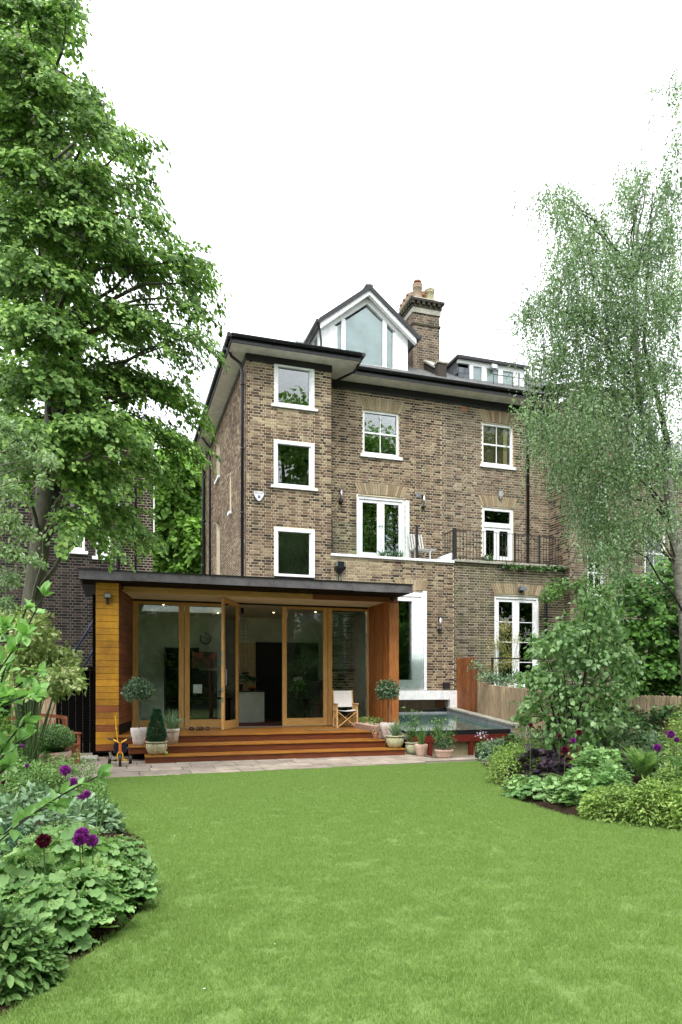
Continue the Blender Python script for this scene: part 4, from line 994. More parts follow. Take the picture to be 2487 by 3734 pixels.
# corner pier: boards
z = .15; PX0, PX1 = -.43, .05; core = MB().hexa([(PX0+.02, 16.23, .12), (PX1-.02, 16.23, .12), (.37, 18.2, .12), (PX0+.02, 18.2, .12), (PX0+.02, 16.23, 3.86), (PX1-.02, 16.23, 3.86), (.37, 18.2, 3.86), (PX0+.02, 18.2, 3.86)])
pier = core.build('pier', M['darkwood'], gr)
bh = (3.86-.15)/26
fb = MB().box(PX0, PX1, 16.2, 16.225, 0, bh-.007).mesh('board', BASE[gr.name]); 
for i in range(26):
    z = .15+i*bh
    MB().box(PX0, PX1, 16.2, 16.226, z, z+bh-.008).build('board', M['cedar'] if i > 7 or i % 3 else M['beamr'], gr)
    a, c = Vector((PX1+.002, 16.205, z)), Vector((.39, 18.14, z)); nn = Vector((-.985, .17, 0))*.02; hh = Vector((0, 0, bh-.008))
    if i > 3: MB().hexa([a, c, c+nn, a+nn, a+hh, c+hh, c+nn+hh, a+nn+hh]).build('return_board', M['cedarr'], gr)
# beam over the porch
for p, q, m_ in ((.16, 4.62, 'oakh'), (4.63, 6.9, 'beamr')): MB().box(p, q, 16.6, 16.64, 3.72, 3.852).build('porch_beam', M[m_], gr, bevel=.004)
SKL = (.7, 3.2, 19.5, 21.1); b = MB()
for p, q, r, s in cells(6.72, 22.3, [SKL], .1, 16.641): b.box(p, q, r, s, ZC, ZC+.02)
b.build('ceiling', M['ceil'], gr); sk = frame_mb(SKL[0]-.05, SKL[1]+.05, 0, 1, 0, 1, .05); sk = MB().box(SKL[0]-.06, SKL[0], SKL[2]-.06, SKL[3]+.06, ZC+.022, ZC+.4).box(SKL[1], SKL[1]+.06, SKL[2]-.06, SKL[3]+.06, ZC+.022, ZC+.4).box(SKL[0], SKL[1], SKL[2]-.06, SKL[2], ZC+.022, ZC+.4).box(SKL[0], SKL[1], SKL[3], SKL[3]+.06, ZC+.022, ZC+.4).build('skylight', M['white'], gr)
MB().box(SKL[0], SKL[1], SKL[2], SKL[3], ZC+.3, ZC+.31).build('pane', M['glass'], sk)
# right hand return wall of upright boards
y = 16.62; xr_ = 6.66
while y < 18.15:
    MB().box(xr_+.022*random.random(), xr_+.04, y, y+.19, .3, ZC-.002).build('board', M['cedarv'], gr); y += .2
MB().box(xr_+.042, 6.9, 16.625, 18.2, .3, ZC-.004).build('side_wall', M['cedarv'], gr); MB().box(xr_-.0, 6.92, 16.595, 16.62, .3, ZC-.05).build('end_board', M['cedarv'], gr)
# glazed screens
def Xd(sx): return onY(sx, 2500, YDR).x
PG = 'glassg'
def leaf(x0, x1, zb=DK+.02, zt=ZC-.01, st=.13, y=YDR, name='glass_door'):
    b = MB(); b.box(x0, x0+st, y, y+.06, zb, zt).box(x1-st, x1, y, y+.06, zb, zt)
    b2 = MB().box(x0+st, x1-st, y+.001, y+.059, zb, zb+.2).box(x0+st, x1-st, y+.001, y+.059, zt-.1, zt)
    f = b.build(name, M['oak'], gr, bevel=.004); b2.build('rail', M['oakh'], f)
    pane(f, x0+st, x1-st, zb+.2, zt-.1, y+.03, PG); return f
leaf(Xd(484), Xd(671)); leaf(Xd(673), Xd(866)); leaf(Xd(1030), Xd(1195), st=.12); leaf(Xd(1197), Xd(1354), st=.115)
MB().box(Xd(1354)+.002, xr_-.0, YDR-.02, YDR+.08, DK, ZC-.004).build('jamb', M['oak'], gr); MB().box(.36, Xd(484)-.002, YDR-.02, YDR+.08, DK, ZC-.004).build('jamb', M['oak'], gr)
MB().box(.36, xr_, YDR-.03, YDR+.1, DK-.004, DK+.018).build('threshold', M['steel'], gr)
MB().box(.38, xr_, YDR-.02, YDR-.003, ZC-.05, ZC-.002).build('head_track', M['black'], gr)
# open door leaf, hinged at the left of the opening
hx, hy = Xd(867), YDR-.02; ex, ey = onY(508, 2500, 1).x, 0
near = Vector((onY(811, 2600, 17.03).x, 17.03, 0)); hinge = Vector((hx, hy, 0)); dv = (near-hinge).normalized(); Ld = (near-hinge).length
od = MB(); nz = Vector((dv.y, -dv.x, 0))*.03; zb, zt = DK+.02, ZC-.03
def seg(b, a, c, z0, z1):
    p, q = hinge+dv*a, hinge+dv*c; U = Vector((0, 0, 1))
    b.hexa([p-nz+U*z0, q-nz+U*z0, q+nz+U*z0, p+nz+U*z0, p-nz+U*z1, q-nz+U*z1, q+nz+U*z1, p+nz+U*z1])
seg(od, 0, .12, zb, zt); seg(od, Ld-.12, Ld, zb, zt); odf = od.build('open_door', M['oak'], gr, bevel=.004)
r2 = MB(); seg(r2, .12, Ld-.12, zb, zb+.2); seg(r2, .12, Ld-.12, zt-.1, zt); r2.build('rail', M['oakh'], odf)
g_ = MB(); U = Vector((0, 0, 1)); p, q = hinge+dv*.12, hinge+dv*(Ld-.12); g_.quad(p+U*(zb+.2), q+U*(zb+.2), q+U*(zt-.1), p+U*(zt-.1)); g_.build('pane', M['glassg'], odf)
e_ = hinge+dv*(Ld-.05)
for s in (-1, 1):
    a = e_+nz*s*1.05; o_ = nz*s*1.6
    MB().tube([a+U*1.6, a+o_+U*1.6, a+o_+U*1.98, a+U*1.98], .011, 8).build('pull_handle', M['steel'], odf)
for z in (1.18, 1.42, 2.1, 2.3):
    MB().box(near.x-.02, near.x+.02, near.y-.012, near.y-.002, z, z+.12).build('lock_plate', M['steel'], odf)
for z in (.9, 2.1, 3.3): MB().tube([hinge+U*z+Vector((.03, -.02, 0)), hinge+U*(z+.12)+Vector((.03, -.02, 0))], .014, 8).build('hinge', M['steel'], odf)
# slatted blinds inside
def venetian(parent, pts, z0, z1, label, pitch=.045):
    a, c = pts; me = MB(); d = (Vector(c)-Vector(a)); n_ = Vector((d.y, -d.x, 0)).normalized()*.012; L = [Vector(a)-n_, Vector(c)-n_, Vector(c)+n_, Vector(a)+n_]
    me.hexa([p+Vector((0, 0, -.004)) for p in L[:2]]+[p+Vector((0, 0, .006)) for p in L[2:]]+[p for p in L[:2]]+[p+Vector((0, 0, .01)) for p in L[2:]])
    m_ = me.mesh('slat'); z = z0; mats = []
    t = thing('slatted_blind', label, 'blind', (a[0], a[1], z0)); BASE[t.name] = Vector((0, 0, 0)); t.location = (0, 0, 0)
    while z < z1: mats.append(Matrix.Translation((0, 0, z))); z += pitch
    copies('slat', m_, M['blind'], t, mats)
    MB().beam(Vector(a)+U*(z1+.02), Vector(c)+U*(z1+.02), .04, .05).build('head_box', M['blind'], t)
    MB().beam(Vector(a)+U*(z0-.03), Vector(c)+U*(z0-.03), .03, .05).build('bottom_rail', M['darkwood'], t)
    for k in (.12, .88):
        p = Vector(a).lerp(Vector(c), k); MB().tube([p+U*z0, p+U*z1], .004, 4).build('cord', M['black'], t)
venetian(gr, ((5.75, 18.75, 0), (6.35, 18.45, 0)), 2.05, 3.6, 'part lowered grey slatted blind in the right hand corner window')
venetian(gr, ((6.1, 19.6, 0), (6.2, 18.9, 0)), 1.9, 3.6, 'second grey slatted blind hanging lower behind the corner blind')
venetian(gr, ((3.3, 19.0, 0), (3.36, 18.5, 0)), 1.95, 3.35, 'narrow slatted blind seen through the open glass door', .06)
# inside walls and floor
b = MB(); b.quad((.36, 22.2, DK-.02), (6.62, 22.2, DK-.02), (6.62, 22.2, ZC), (.36, 22.2, ZC)); b.quad((.4, 18.27, DK-.02), (.4, 22.2, DK-.02), (.4, 22.2, ZC), (.4, 18.27, ZC)); b.quad((6.62, 18.27, DK-.02), (6.62, 22.2, DK-.02), (6.62, 22.2, ZC), (6.62, 18.27, ZC))
b.build('inner_wall', M['plaster'], gr)
MB().box(.36, 6.62, YDR+.08, 22.2, DK-.05, DK-.01).build('floor', M['floor'], gr)
for x, y in ((1.2, 19.2), (4.45, 20.3), (4.75, 18.9), (2.9, 21), (5.6, 19.8)):
    l = MB().lathe((x, y, ZC-.012), [(.022, 0), (.025, .01)], 10).build('downlight', None, gr)
em = bpy.data.materials.new('lamp_glow'); em.use_nodes = True; pe = em.node_tree.nodes['Principled BSDF']; pe.inputs['Emission Color'].default_value = (1, .75, .4, 1); pe.inputs['Emission Strength'].default_value = 6
for o in bpy.data.objects:
    if o.name.startswith('downlight'): o.data.materials.append(em)
# furniture inside
box_t = lambda nm, lab, cat_, m_, *a, bevel=.006, group=None: solid(nm, lab, cat_, MB().box(*a), M[m_], group=group, bevel=bevel)
bk = thing('bookcase', 'tall dark bookcase behind the left glass panel', 'bookcase', (1.8, 21.7, DK))
x0 = onY(603, 2300, 21.6).x; MB().box(x0, x0+1.0, 21.9, 22.15, DK, 2.75).build('back', M['darkwood'], bk)
for k in range(5): MB().box(x0+.03, x0+.97, 21.6, 21.9, DK+.1+k*.5, DK+.13+k*.5).build('shelf', M['darkwood'], bk)
for s in (0, .97): MB().box(x0+s, x0+s+.03, 21.6, 21.9, DK, 2.75).build('side', M['darkwood'], bk)
dr = thing('dresser', 'dark dresser with a red toned picture above it behind the glass', 'dresser', (2.6, 21.8, DK)); x0, x1 = onY(700, 2400, 21.7).x, onY(790, 2400, 21.7).x
MB().box(x0, x1, 21.6, 22.15, DK, 2.05).build('cabinet', M['darkwood'], dr); MB().box(x0, x1, 21.57, 21.59, 2.1, 2.62).build('picture', mat('dark_red_picture', [(.01, .008, .008), (.02, .01, .01), (.25, .05, .02)], 5, rough=.5, bmp=0), dr)
MB().box(x0+.02, x0+.28, 21.5, 21.52, 1.35, 1.62).build('paper', M['white'], dr)
ck = thing('wall_clock', 'round wall clock with grey face above the dark dresser', 'clock', tuple(onY(750, 2329, 22.1)))
c_ = onY(750, 2329, 22.1); M['clockf'] = mat('clock_face', (.3, .36, .34), 4, bmp=0)
MB().prism([(c_.x+.18*math.cos(k*PI/12), c_.y, c_.z+.18*math.sin(k*PI/12)) for k in range(24)], (0, 0, 0), (0, .05, 0)).build('case', M['black'], ck)
MB().prism([(c_.x+.155*math.cos(k*PI/12), c_.y, c_.z+.155*math.sin(k*PI/12)) for k in range(24)], (0, -.008, 0), (0, -.002, 0)).build('face', M['clockf'], ck)
b = MB()
for k in range(12): a = k*PI/6; b.beam((c_.x+.12*math.cos(a), c_.y-.012, c_.z+.12*math.sin(a)), (c_.x+.15*math.cos(a), c_.y-.012, c_.z+.15*math.sin(a)), .012, .006, (0, 1, 0))
b.build('hour_mark', M['black'], ck)
for a, L in ((2.0, .1), (.1, .13)): MB().beam((c_.x, c_.y-.016, c_.z), (c_.x+L*math.cos(a), c_.y-.016, c_.z+L*math.sin(a)), .012, .006, (0, 1, 0)).build('hand', M['black'], ck)
ra = thing('radiator', 'white ribbed radiator low behind the left glass panel', 'radiator', (1.0, 20, DK)); x0, x1 = onY(515, 2600, 19.6).x, onY(578, 2600, 19.6).x
k = 0; rm = MB().box(0, .028, 0, .06, 0, .5).mesh('fin'); 
copies('fin', rm, M['white'], ra, [Matrix.Translation((x0+i*.045, 19.6, DK+.22)) for i in range(int((x1-x0)/.045))]); MB().box(x0, x1, 19.61, 19.65, DK+.25, DK+.68).build('tank', M['white'], ra)
for x in (x0+.05, x1-.08): MB().box(x, x+.03, 19.6, 19.65, DK-.01, DK+.24).build('foot', M['white'], ra)
ku = thing('kitchen_unit', 'pale kitchen unit with dark worktop inside the open doorway', 'kitchen unit', (3.4, 20.5, DK)); x0, x1 = onY(860, 2600, 20.6).x-.4, onY(964, 2600, 20.6).x
MB().box(x0, x1, 20.6, 21.2, DK, DK+.9).build('carcass', M['plaster'], ku); MB().box(x0-.02, x1+.02, 20.56, 21.2, DK+.902, DK+.94).build('worktop', M['black'], ku)
for i in range(2): MB().box(x0+.03+i*.62, min(x0+.62+i*.62, x1-.1), 20.575, 20.598, DK+.12, DK+.78).build('door', M['plaster'], ku, bevel=.003)
MB().box(x0, x1, 20.58, 20.6, DK, DK+.1).build('plinth', M['plaster'], ku)
box_t('dark_doorway', 'dark tall opening into the house behind the kitchen unit', 'doorway', 'dark', onY(935, 2500, 22.1).x, onY(1160, 2500, 22.1).x, 22.08, 22.19, DK, 2.98)
sf = thing('sofa', 'dark low sofa behind the right hand glass panel', 'sofa', (6, 20, DK))
MB().box(5.3, 6.55, 19.9, 20.1, DK, DK+1.25).build('back', M['dark'], sf, bevel=.04); MB().box(5.3, 6.55, 19.2, 19.9, DK, DK+.45).build('seat', M['dark'], sf, bevel=.04); MB().box(6.4, 6.58, 19.1, 19.88, DK, DK+.7).build('arm', M['dark'], sf, bevel=.04)
tb = thing('dining_table', 'dark dining table behind the second glass panel', 'table', (2.3, 19.8, DK)); MB().box(1.7, 3.0, 19.4, 20.2, DK+.72, DK+.76).build('top', M['darkwood'], tb)
for x in (1.75, 2.9): 
    for y in (19.45, 20.1): MB().box(x, x+.06, y, y+.06, DK, DK+.72).build('leg', M['darkwood'], tb)
hp = thing('potted_palm', 'arching dark houseplant on the worktop against the orange toned wall', 'houseplant', (3.55, 20.9, DK+.94)); MB().lathe((3.55, 20.9, DK+.94), [(.07, 0), (.1, .2), (.09, .2)], 14).build('pot', M['black'], hp)
L_ = [spray((3.55, 20.9, DK+1.12), (math.cos(a), math.sin(a)*.4, 1.3), .75, .03, 14, .2, .55) for a in np.linspace(0, 2*PI, 11)]
leaves(hp, M['lv_cone'], cat(*L_), T_LANCE)
fb_ = thing('fruit_bowl', 'bowl of orange fruit on the dark worktop', 'fruit bowl', (3.95, 20.8, DK+.94)); MB().lathe((3.9, 20.8, DK+.94), [(.05, 0), (.15, .07), (.14, .07)], 16).build('bowl', M['black'], fb_)
for k in range(5): MB().lathe((3.84+.035*k, 20.78+.03*(k % 2), DK+1.0), [(.005, 0), (.035, .015), (.04, .04), (.03, .065), (.005, .075)], 10).build('fruit', M['orange'], fb_, smooth=True)
box_t('orange_panel', 'warm orange toned wall panel behind the houseplant', 'wall panel', 'blindt', onY(875, 2500, 22).x, onY(932, 2500, 22).x, 22.1, 22.18, DK, 2.95)  # flat orange toned panel just in front of the back wall
rg = thing('entrance_rug', 'dark red patterned rug just inside the open doorway', 'rug', (3.8, 19, DK)); MB().box(3.1, 4.5, 18.5, 20.2, DK-.008, DK+.004).build('pile', M['rug'], rg)
fl = thing('vase_of_flowers', 'pale pink flowers in a vase behind the third glass door', 'flowers', (4.9, 19.4, DK)); MB().lathe((4.95, 19.5, DK+.72), [(.04, 0), (.06, .12), (.03, .22), (.035, .24)], 12).build('vase', M['black'], fl)
leaves(fl, M['lv_dark'], blob((4.95, 19.5, DK+1.1), (.22, .2, .25), 120, .07), T_HEART); leaves(fl, M['pinkf'], cat(blob((4.9, 19.42, DK+1.28), (.06, .06, .05), 50, .04), blob((5.03, 19.42, DK+1.31), (.06, .06, .05), 50, .04)), T_HEART, 'blooms')
sd_ = thing('side_table', 'dark side table carrying the vase of flowers', 'table', (4.95, 19.5, DK)); MB().box(4.6, 5.3, 19.3, 19.75, DK+.68, DK+.718).build('top', M['darkwood'], sd_)
for x in (4.62, 5.23): MB().box(x, x+.05, 19.5, 19.55, DK, DK+.68).build('leg', M['darkwood'], sd_)
# lights on the garden room
def flood(label, sx0, sx1, sy0, sy1, Y, m_='iron'):
    x0, x1, z0, z1 = rect(Y, sx0, sx1, sy0, sy1); t = thing('floodlight', label, 'floodlight', ((x0+x1)/2, Y, z0)); xm = (x0+x1)/2; zm = z0+(z1-z0)*.5
    MB().hexa([(x0, Y-.14, zm), (x1, Y-.14, zm), (x1-.02, Y-.06, zm), (x0+.02, Y-.06, zm), (x0, Y-.12, z1), (x1, Y-.12, z1), (x1-.02, Y-.05, z1), (x0+.02, Y-.05, z1)]).build('housing', M[m_], t, bevel=.006)
    MB().hexa([(x0+.015, Y-.147, zm+.015), (x1-.015, Y-.147, zm+.015), (x1-.015, Y-.141, zm+.015), (x0+.015, Y-.141, zm+.015), (x0+.015, Y-.13, z1-.015), (x1-.015, Y-.13, z1-.015), (x1-.015, Y-.124, z1-.015), (x0+.015, Y-.124, z1-.015)]).build('lens', M['greypl'], t)
    MB().box(xm-.03, xm+.03, Y-.09, Y-.002, z0+.03, zm+.03).build('bracket', M[m_], t); MB().lathe((xm, Y-.07, z0-.02), [(.02, 0), (.04, .03), (.03, .07)], 10).build('sensor', M[m_], t, smooth=True)
flood('black floodlight with sensor on the orange timber pier', 379, 405, 2164, 2202, 16.2)
flood('small dark floodlight under the right end of the porch beam', 1416, 1440, 2168, 2192, 16.6)

# ================================================================== DECK AND STEPS
dk = thing('timber_steps', 'red-brown timber deck with three long steps down to the paving', 'steps', (3.2, 15, 0))
def boards_x(name, m_, x0, x1, y0, y1, z0, z1, cuts=()):
    xs = [x0, *cuts, x1]
    for i in range(len(xs)-1): MB().box(xs[i]+.001, xs[i+1]-.002, y0, y1, z0, z1).build(name, M[m_], dk, bevel=.003)
STEPS = [(.565, 6.24, 14.6, 15.1, .16, (3.4,)), (.25, 5.98, 15.1, 15.75, .325, (2.7,)), (-.05, 5.85, 15.75, 18.17, .49, (2.2,))]
for i, (x0, x1, y0, y1, zt, cuts) in enumerate(STEPS):
    zb = [0, .16, .325][i]
    n = max(3, round((y1-y0)/.145)); w = (y1-y0+.03)/n
    xa_, xb_ = (x0, x1) if i < 2 else (.1, x1)
    for k in range(n):
        yy = y0-.03+k*w
        xl = x0 if i < 2 or yy < 16.2 else .06+(yy-16.2)*.17
        boards_x('tread_board', 'tread', xl-.01, x1+.01 if i < 2 or yy < 16.55 else 6.65, yy, yy+w-.006, zt-.028, zt, (random.uniform(1.5, 4.5),))
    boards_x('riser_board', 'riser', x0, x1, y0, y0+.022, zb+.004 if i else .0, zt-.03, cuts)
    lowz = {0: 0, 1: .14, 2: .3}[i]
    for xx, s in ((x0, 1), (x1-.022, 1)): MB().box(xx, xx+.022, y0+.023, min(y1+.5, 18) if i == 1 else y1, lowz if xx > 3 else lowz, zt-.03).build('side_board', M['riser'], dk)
MB().box(5.86, 6.64, 16.58, 16.6, .05, DK-.03).build('side_board', M['riser'], dk); MB().box(.3, 5.8, 15.7, 18, .0, .3).build('frame_under', M['darkwood'], dk)
ss = solid('stone_step', 'low grey stone step in front of the dark passage', 'step', MB().box(onZ(285, 2768).x, onZ(358, 2768).x, 15.2, 15.9, .0, .09), M['stone'], bevel=.01)
dm = solid('doormat', 'thin brown doormat lying on the deck before the third door', 'doormat', MB().box(onZ(1093, 2660, DK).x+.1, onZ(1254, 2660, DK).x, 16.2, 16.75, DK+.001, DK+.014), M['mat'])

# ================================================================== LOWER ANNEXE WITH GLASS ROOF
ga = thing('glass_roof_annexe', 'low sunken annexe with sloping green glass roof and oxblood frame', 'annexe', (8, 15.6, -.5))
ZF, ZB, YF, YB, AX0, AX1 = .46, .74, 15.6, 19.12, 6.72, 9.56
def zg(y): return ZF+(ZB-ZF)*(y-YF)/(YB-YF)
for i in range(3):
    for j in range(3):
        a, c = AX0+(AX1-AX0)*i/3+.008, AX0+(AX1-AX0)*(i+1)/3-.008; p, q = YF+(YB-YF)*j/3+.008, YF+(YB-YF)*(j+1)/3-.008
        MB().hexa([(a, p, zg(p)-.01), (c, p, zg(p)-.01), (c, q, zg(q)-.01), (a, q, zg(q)-.01), (a, p, zg(p)+.01), (c, p, zg(p)+.01), (c, q, zg(q)+.01), (a, q, zg(q)+.01)]).build('roof_panel', M['roofglass'], ga)
MB().hexa([(AX0, YF, ZF-.05), (AX1, YF, ZF-.05), (AX1, YB, ZB-.05), (AX0, YB, ZB-.05), (AX0, YF, ZF-.012), (AX1, YF, ZF-.012), (AX1, YB, ZB-.012), (AX0, YB, ZB-.012)]).build('roof_deck', M['darkwood'], ga)
MB().box(AX0, AX1, YF-.05, YF-.004, ZF-.1, ZF+.02).build('front_edge', M['black'], ga)
MB().box(AX0, AX1-.05, 15.5, 15.58, .3, .36).build('rail', M['redp'], ga); MB().box(AX0, AX1-.05, 15.46, 15.56, .2, .3-.002).build('rail', M['redp'], ga)
for sx in (1487, 1568, 1717, 1850):
    x = onY(sx, 2700, 15.5).x; MB().box(x-.05, x+.05, 15.465, 15.55, -.5, .198).build('post', M['redp'], ga)
x = 6.78
while x < 9.5: MB().box(x, min(x+.68, 9.55), 15.62, 15.66, -.5, .34).build('panel', M['render'], ga); x += .69
MB().box(AX1+.0, AX1+.16, YF-.1, YB+.05, -.5, .0).build('side_wall', M['brickg'], ga)
brick_wall(ga, 'x', YF-.12, AX1+.0, AX1+.3, -.5, .5, mk='buff', mm='mortar', name='end_pier')
MB().hexa([(AX1, YF-.1, .0), (AX1+.2, YF-.1, 0), (AX1+.2, YB, 0), (AX1, YB, 0), (AX1, YF-.1, .56), (AX1+.2, YF-.1, .56), (AX1+.2, YB, .88), (AX1, YB, .88)]).build('upstand', M['leadg'], ga)
MB().hexa([(AX1-.03, YF-.15, .565), (AX1+.24, YF-.15, .565), (AX1+.24, YB, .885), (AX1-.03, YB, .885), (AX1-.03, YF-.15, .61), (AX1+.24, YF-.15, .61), (AX1+.24, YB, .93), (AX1-.03, YB, .93)]).build('coping', M['stone'], ga)
MB().box(AX0, AX1, YB-.02, YB+.03, ZB, ZB+.05).build('flashing', M['leadg'], ga)

# ================================================================== FENCES
def ftop(y):
    if y > 17.95: return 2.42
    if y > 17.3: return 1.62+.8*((y-17.3)/.65)**2
    return 1.62-.22*min(1, (17.3-y)/4)
fn = thing('paling_fence', 'silvery brown paling fence along the right boundary, curving up at the house', 'fence', (9.9, 12, 0))
y = 19.1; i = 0
while y > 3.5:
    w = .085 if y < 17.95 else .15
    m_ = 'fence' if y < 17.95 else 'fencer'
    h = ftop(y-w/2)
    dx = .012*(i % 2)+random.uniform(0, .006)
    MB().prism([(9.86+dx, y, .02), (9.86+dx, y-w, .02), (9.86+dx, y-w+.002, h-.02+random.uniform(-.01, .01)), (9.86+dx, y-w/2, h+.0), (9.86+dx, y-.002, h-.02)], (0, 0, 0), (.022, 0, 0)).build('paling', M[m_], fn)
    y -= w+.012; i += 1
for z in (.4, 1.15): MB().box(9.91, 9.98, 3.5, 19.1, z, z+.08).build('rail', M['fence'], fn)
for y in (17.9, 15.3, 12.5, 9.7, 6.9): MB().box(9.91, 10.03, y, y+.12, 0, 1.5).build('post', M['fencer'], fn)
fl_ = thing('board_fence', 'pale upright board fence panel behind the wooden bench', 'fence', (-1.9, 15.2, 0))
a, c = onY(40, 2700, 15.4), onY(186, 2700, 15.4)
n = 8
for i in range(n):
    x0 = a.x+(c.x-a.x)*i/n; MB().box(x0, x0+(c.x-a.x)/n-.008, 15.4, 15.42, .02, 1.58+random.uniform(-.01, .01)).build('board', M['fence'], fl_)
for z in (.3, 1.3): MB().box(a.x, c.x, 15.42, 15.48, z, z+.08).build('rail', M['fence'], fl_)
MB().box(c.x-.02, c.x+.09, 15.41, 15.52, 0, 1.62).build('post', M['fence'], fl_)
gt = thing('shade_screen', 'near-black boarded screen added as the shade of the side passage', 'screen', (-1.2, 17.3, 0))  # added boards standing in for the shaded depth of the passage
for i in range(14): MB().box(-2.6+i*.155, -2.455+i*.155, 17.3, 17.33, 0, 1.95).build('board', M['passage_shade'], gt)
MB().box(-2.65, -.44, 17.0, 17.6, 1.96, 2.02).build('shade_top', M['passage_shade'], gt)
MB().box(-.5, -.44, 16.25, 17.3, .0, 3.6).build('side_board', M['passage_shade'], gt)
for lab, (p, q) in (('upper slanting blue steel handrail beside the timber pier', ((262, 2394), (349, 2249))), ('lower slanting blue steel handrail beside the timber pier', ((302, 2440), (349, 2354)))):
    solid('handrail', lab, 'handrail', MB().tube([onY(*p, 17.8), onY(*q, 17.4)], .022, 8), M['bluemetal'], True)

# ================================================================== FURNITURE AND POTS
dc = thing('director_chair', 'folding wooden armchair with white canvas seat and back on the deck', 'chair', (5.76, 17.4, DK))
def dchair(c, ang, s=1.):
    R = Matrix.Rotation(ang, 3, 'Z'); T = lambda x, y, z: Vector(c)+R @ Vector((x*s, y*s, z*s))
    for sx_ in (-1, 1):
        for sy_ in (-1, 1): MB().beam(T(.27*sx_, .2*sy_, 0), T(.27*sx_, .2*sy_, .6), .035, .03).build('leg', M['beech'], dc)
        MB().beam(T(.27*sx_, -.28, .62), T(.27*sx_, .26, .62), .05, .025).build('armrest', M['beech'], dc)
        MB().beam(T(.27*sx_, -.2, .44), T(.27*sx_, .2, .44), .03, .02).build('side_rail', M['beech'], dc); MB().beam(T(.27*sx_, -.22, .03), T(.27*sx_, .22, .03), .03, .02).build('foot_rail', M['beech'], dc)
        for k in range(4): MB().beam(T(.27*sx_, -.13+k*.085, .25), T(.27*sx_, -.13+k*.085, .61), .018, .012).build('side_slat', M['beech'], dc)
        MB().beam(T(.26*sx_, .2, .44), T(.26*sx_, .3, .98), .03, .022).build('back_post', M['beech'], dc)
        for yy in (-.2, .2): MB().beam(T(.25*sx_, yy+.012*sx_, .02), T(-.25*sx_, yy+.012*sx_, .42), .026, .018).build('cross_brace', M['beech'], dc)
    b = MB()
    for i in range(8):
        x0, x1 = -.26+.065*i, -.26+.065*(i+1); sg = lambda x: .455-.03*math.cos(x/.26*PI/2)
        b.hexa([T(x0, -.21, sg(x0)), T(x1, -.21, sg(x1)), T(x1, .2, sg(x1)), T(x0, .2, sg(x0)), T(x0, -.21, sg(x0)+.008), T(x1, -.21, sg(x1)+.008), T(x1, .2, sg(x1)+.008), T(x0, .2, sg(x0)+.008)])
    b.build('canvas_seat', M['canvas'], dc)
    b = MB()
    for i in range(8):
        x0, x1 = -.27+.0675*i, -.27+.0675*(i+1); g = lambda x: .03*math.cos(x/.27*PI/2)
        b.hexa([T(x0, .22+g(x0), .53), T(x1, .22+g(x1), .53), T(x1, .24+g(x1), .53), T(x0, .24+g(x0), .53), T(x0, .3+g(x0), .96), T(x1, .3+g(x1), .96), T(x1, .32+g(x1), .96), T(x0, .32+g(x0), .96)])
    b.build('canvas_back', M['canvas'], dc)
dchair((5.72, 17.35, DK), math.radians(-4), 1.)
def sandal(x, y, ang, pr):
    R = Matrix.Rotation(ang, 3, 'Z'); T = lambda a, c, z: Vector((x, y, DK))+R @ Vector((a, c, z))
    out = [(.03, -.12), (.04, -.05), (.035, .02), (.048, .08), (.035, .13), (0, .145), (-.035, .13), (-.045, .08), (-.03, 0), (-.035, -.08), (-.02, -.125)]
    MB().prism([T(a, c, .002) for a, c in out], (0, 0, 0), (0, 0, .022)).build('sole', M['leather'], pr)
    for yy in (-.06, .03, .08): MB().tube([T(.045*math.cos(t), yy, .02+.06*math.sin(t)) for t in np.linspace(0, PI, 8)], .009, 5).build('strap', M['leather'], pr)
for i, (px, lab) in enumerate(((708, 'left pair of brown leather sandals on the deck'), (745, 'right pair of brown leather sandals on the deck'))):
    p = onZ(px, 2662, DK); t = thing('sandals', lab, 'sandals', (p.x, 17.3, DK), 'brown leather sandals on the deck'); sandal(p.x-.07+.0, 17.35, .15, t); sandal(p.x+.07, 17.3, -.1, t)
# bench
bn = thing('garden_bench', 'reddish slatted wooden garden bench beside the clipped box ball', 'bench', (-1.5, 14.6, 0))
R_ = Matrix.Rotation(math.radians(28), 3, 'Z'); TB = lambda x, y, z: Vector((-1.38, 14.75, 0))+R_ @ Vector((x, y, z))
for sx_ in (-.62, .62):
    MB().beam(TB(sx_, -.25, 0), TB(sx_, -.25, .62), .06, .06).build('leg', M['teak'], bn); MB().beam(TB(sx_, .25, 0), TB(sx_, .33, .95), .06, .06).build('leg', M['teak'], bn)
    MB().beam(TB(sx_, -.32, .64), TB(sx_, .3, .64), .08, .03).build('armrest', M['teak'], bn); MB().beam(TB(sx_, -.22, .2), TB(sx_, .25, .2), .03, .36, (0, 0, 1)).build('side_panel', M['teak'], bn)
for k in range(5): MB().beam(TB(-.6, -.25+k*.1, .42), TB(.6, -.25+k*.1, .42), .08, .022).build('seat_slat', M['teak'], bn)
for k in range(14): MB().beam(TB(-.55+k*.085, .26, .45), TB(-.55+k*.085, .32, .9), .045, .018, (1, 0, 0)).build('back_slat', M['teak'], bn)
pts = [TB(-.62+1.24*i/8, .33, .93+.07*math.sin(PI*i/8)) for i in range(9)]
tr_ = MB()
for i in range(8): tr_.beam(pts[i], pts[i+1], .05, .07)
tr_.build('top_rail', M['teak'], bn)
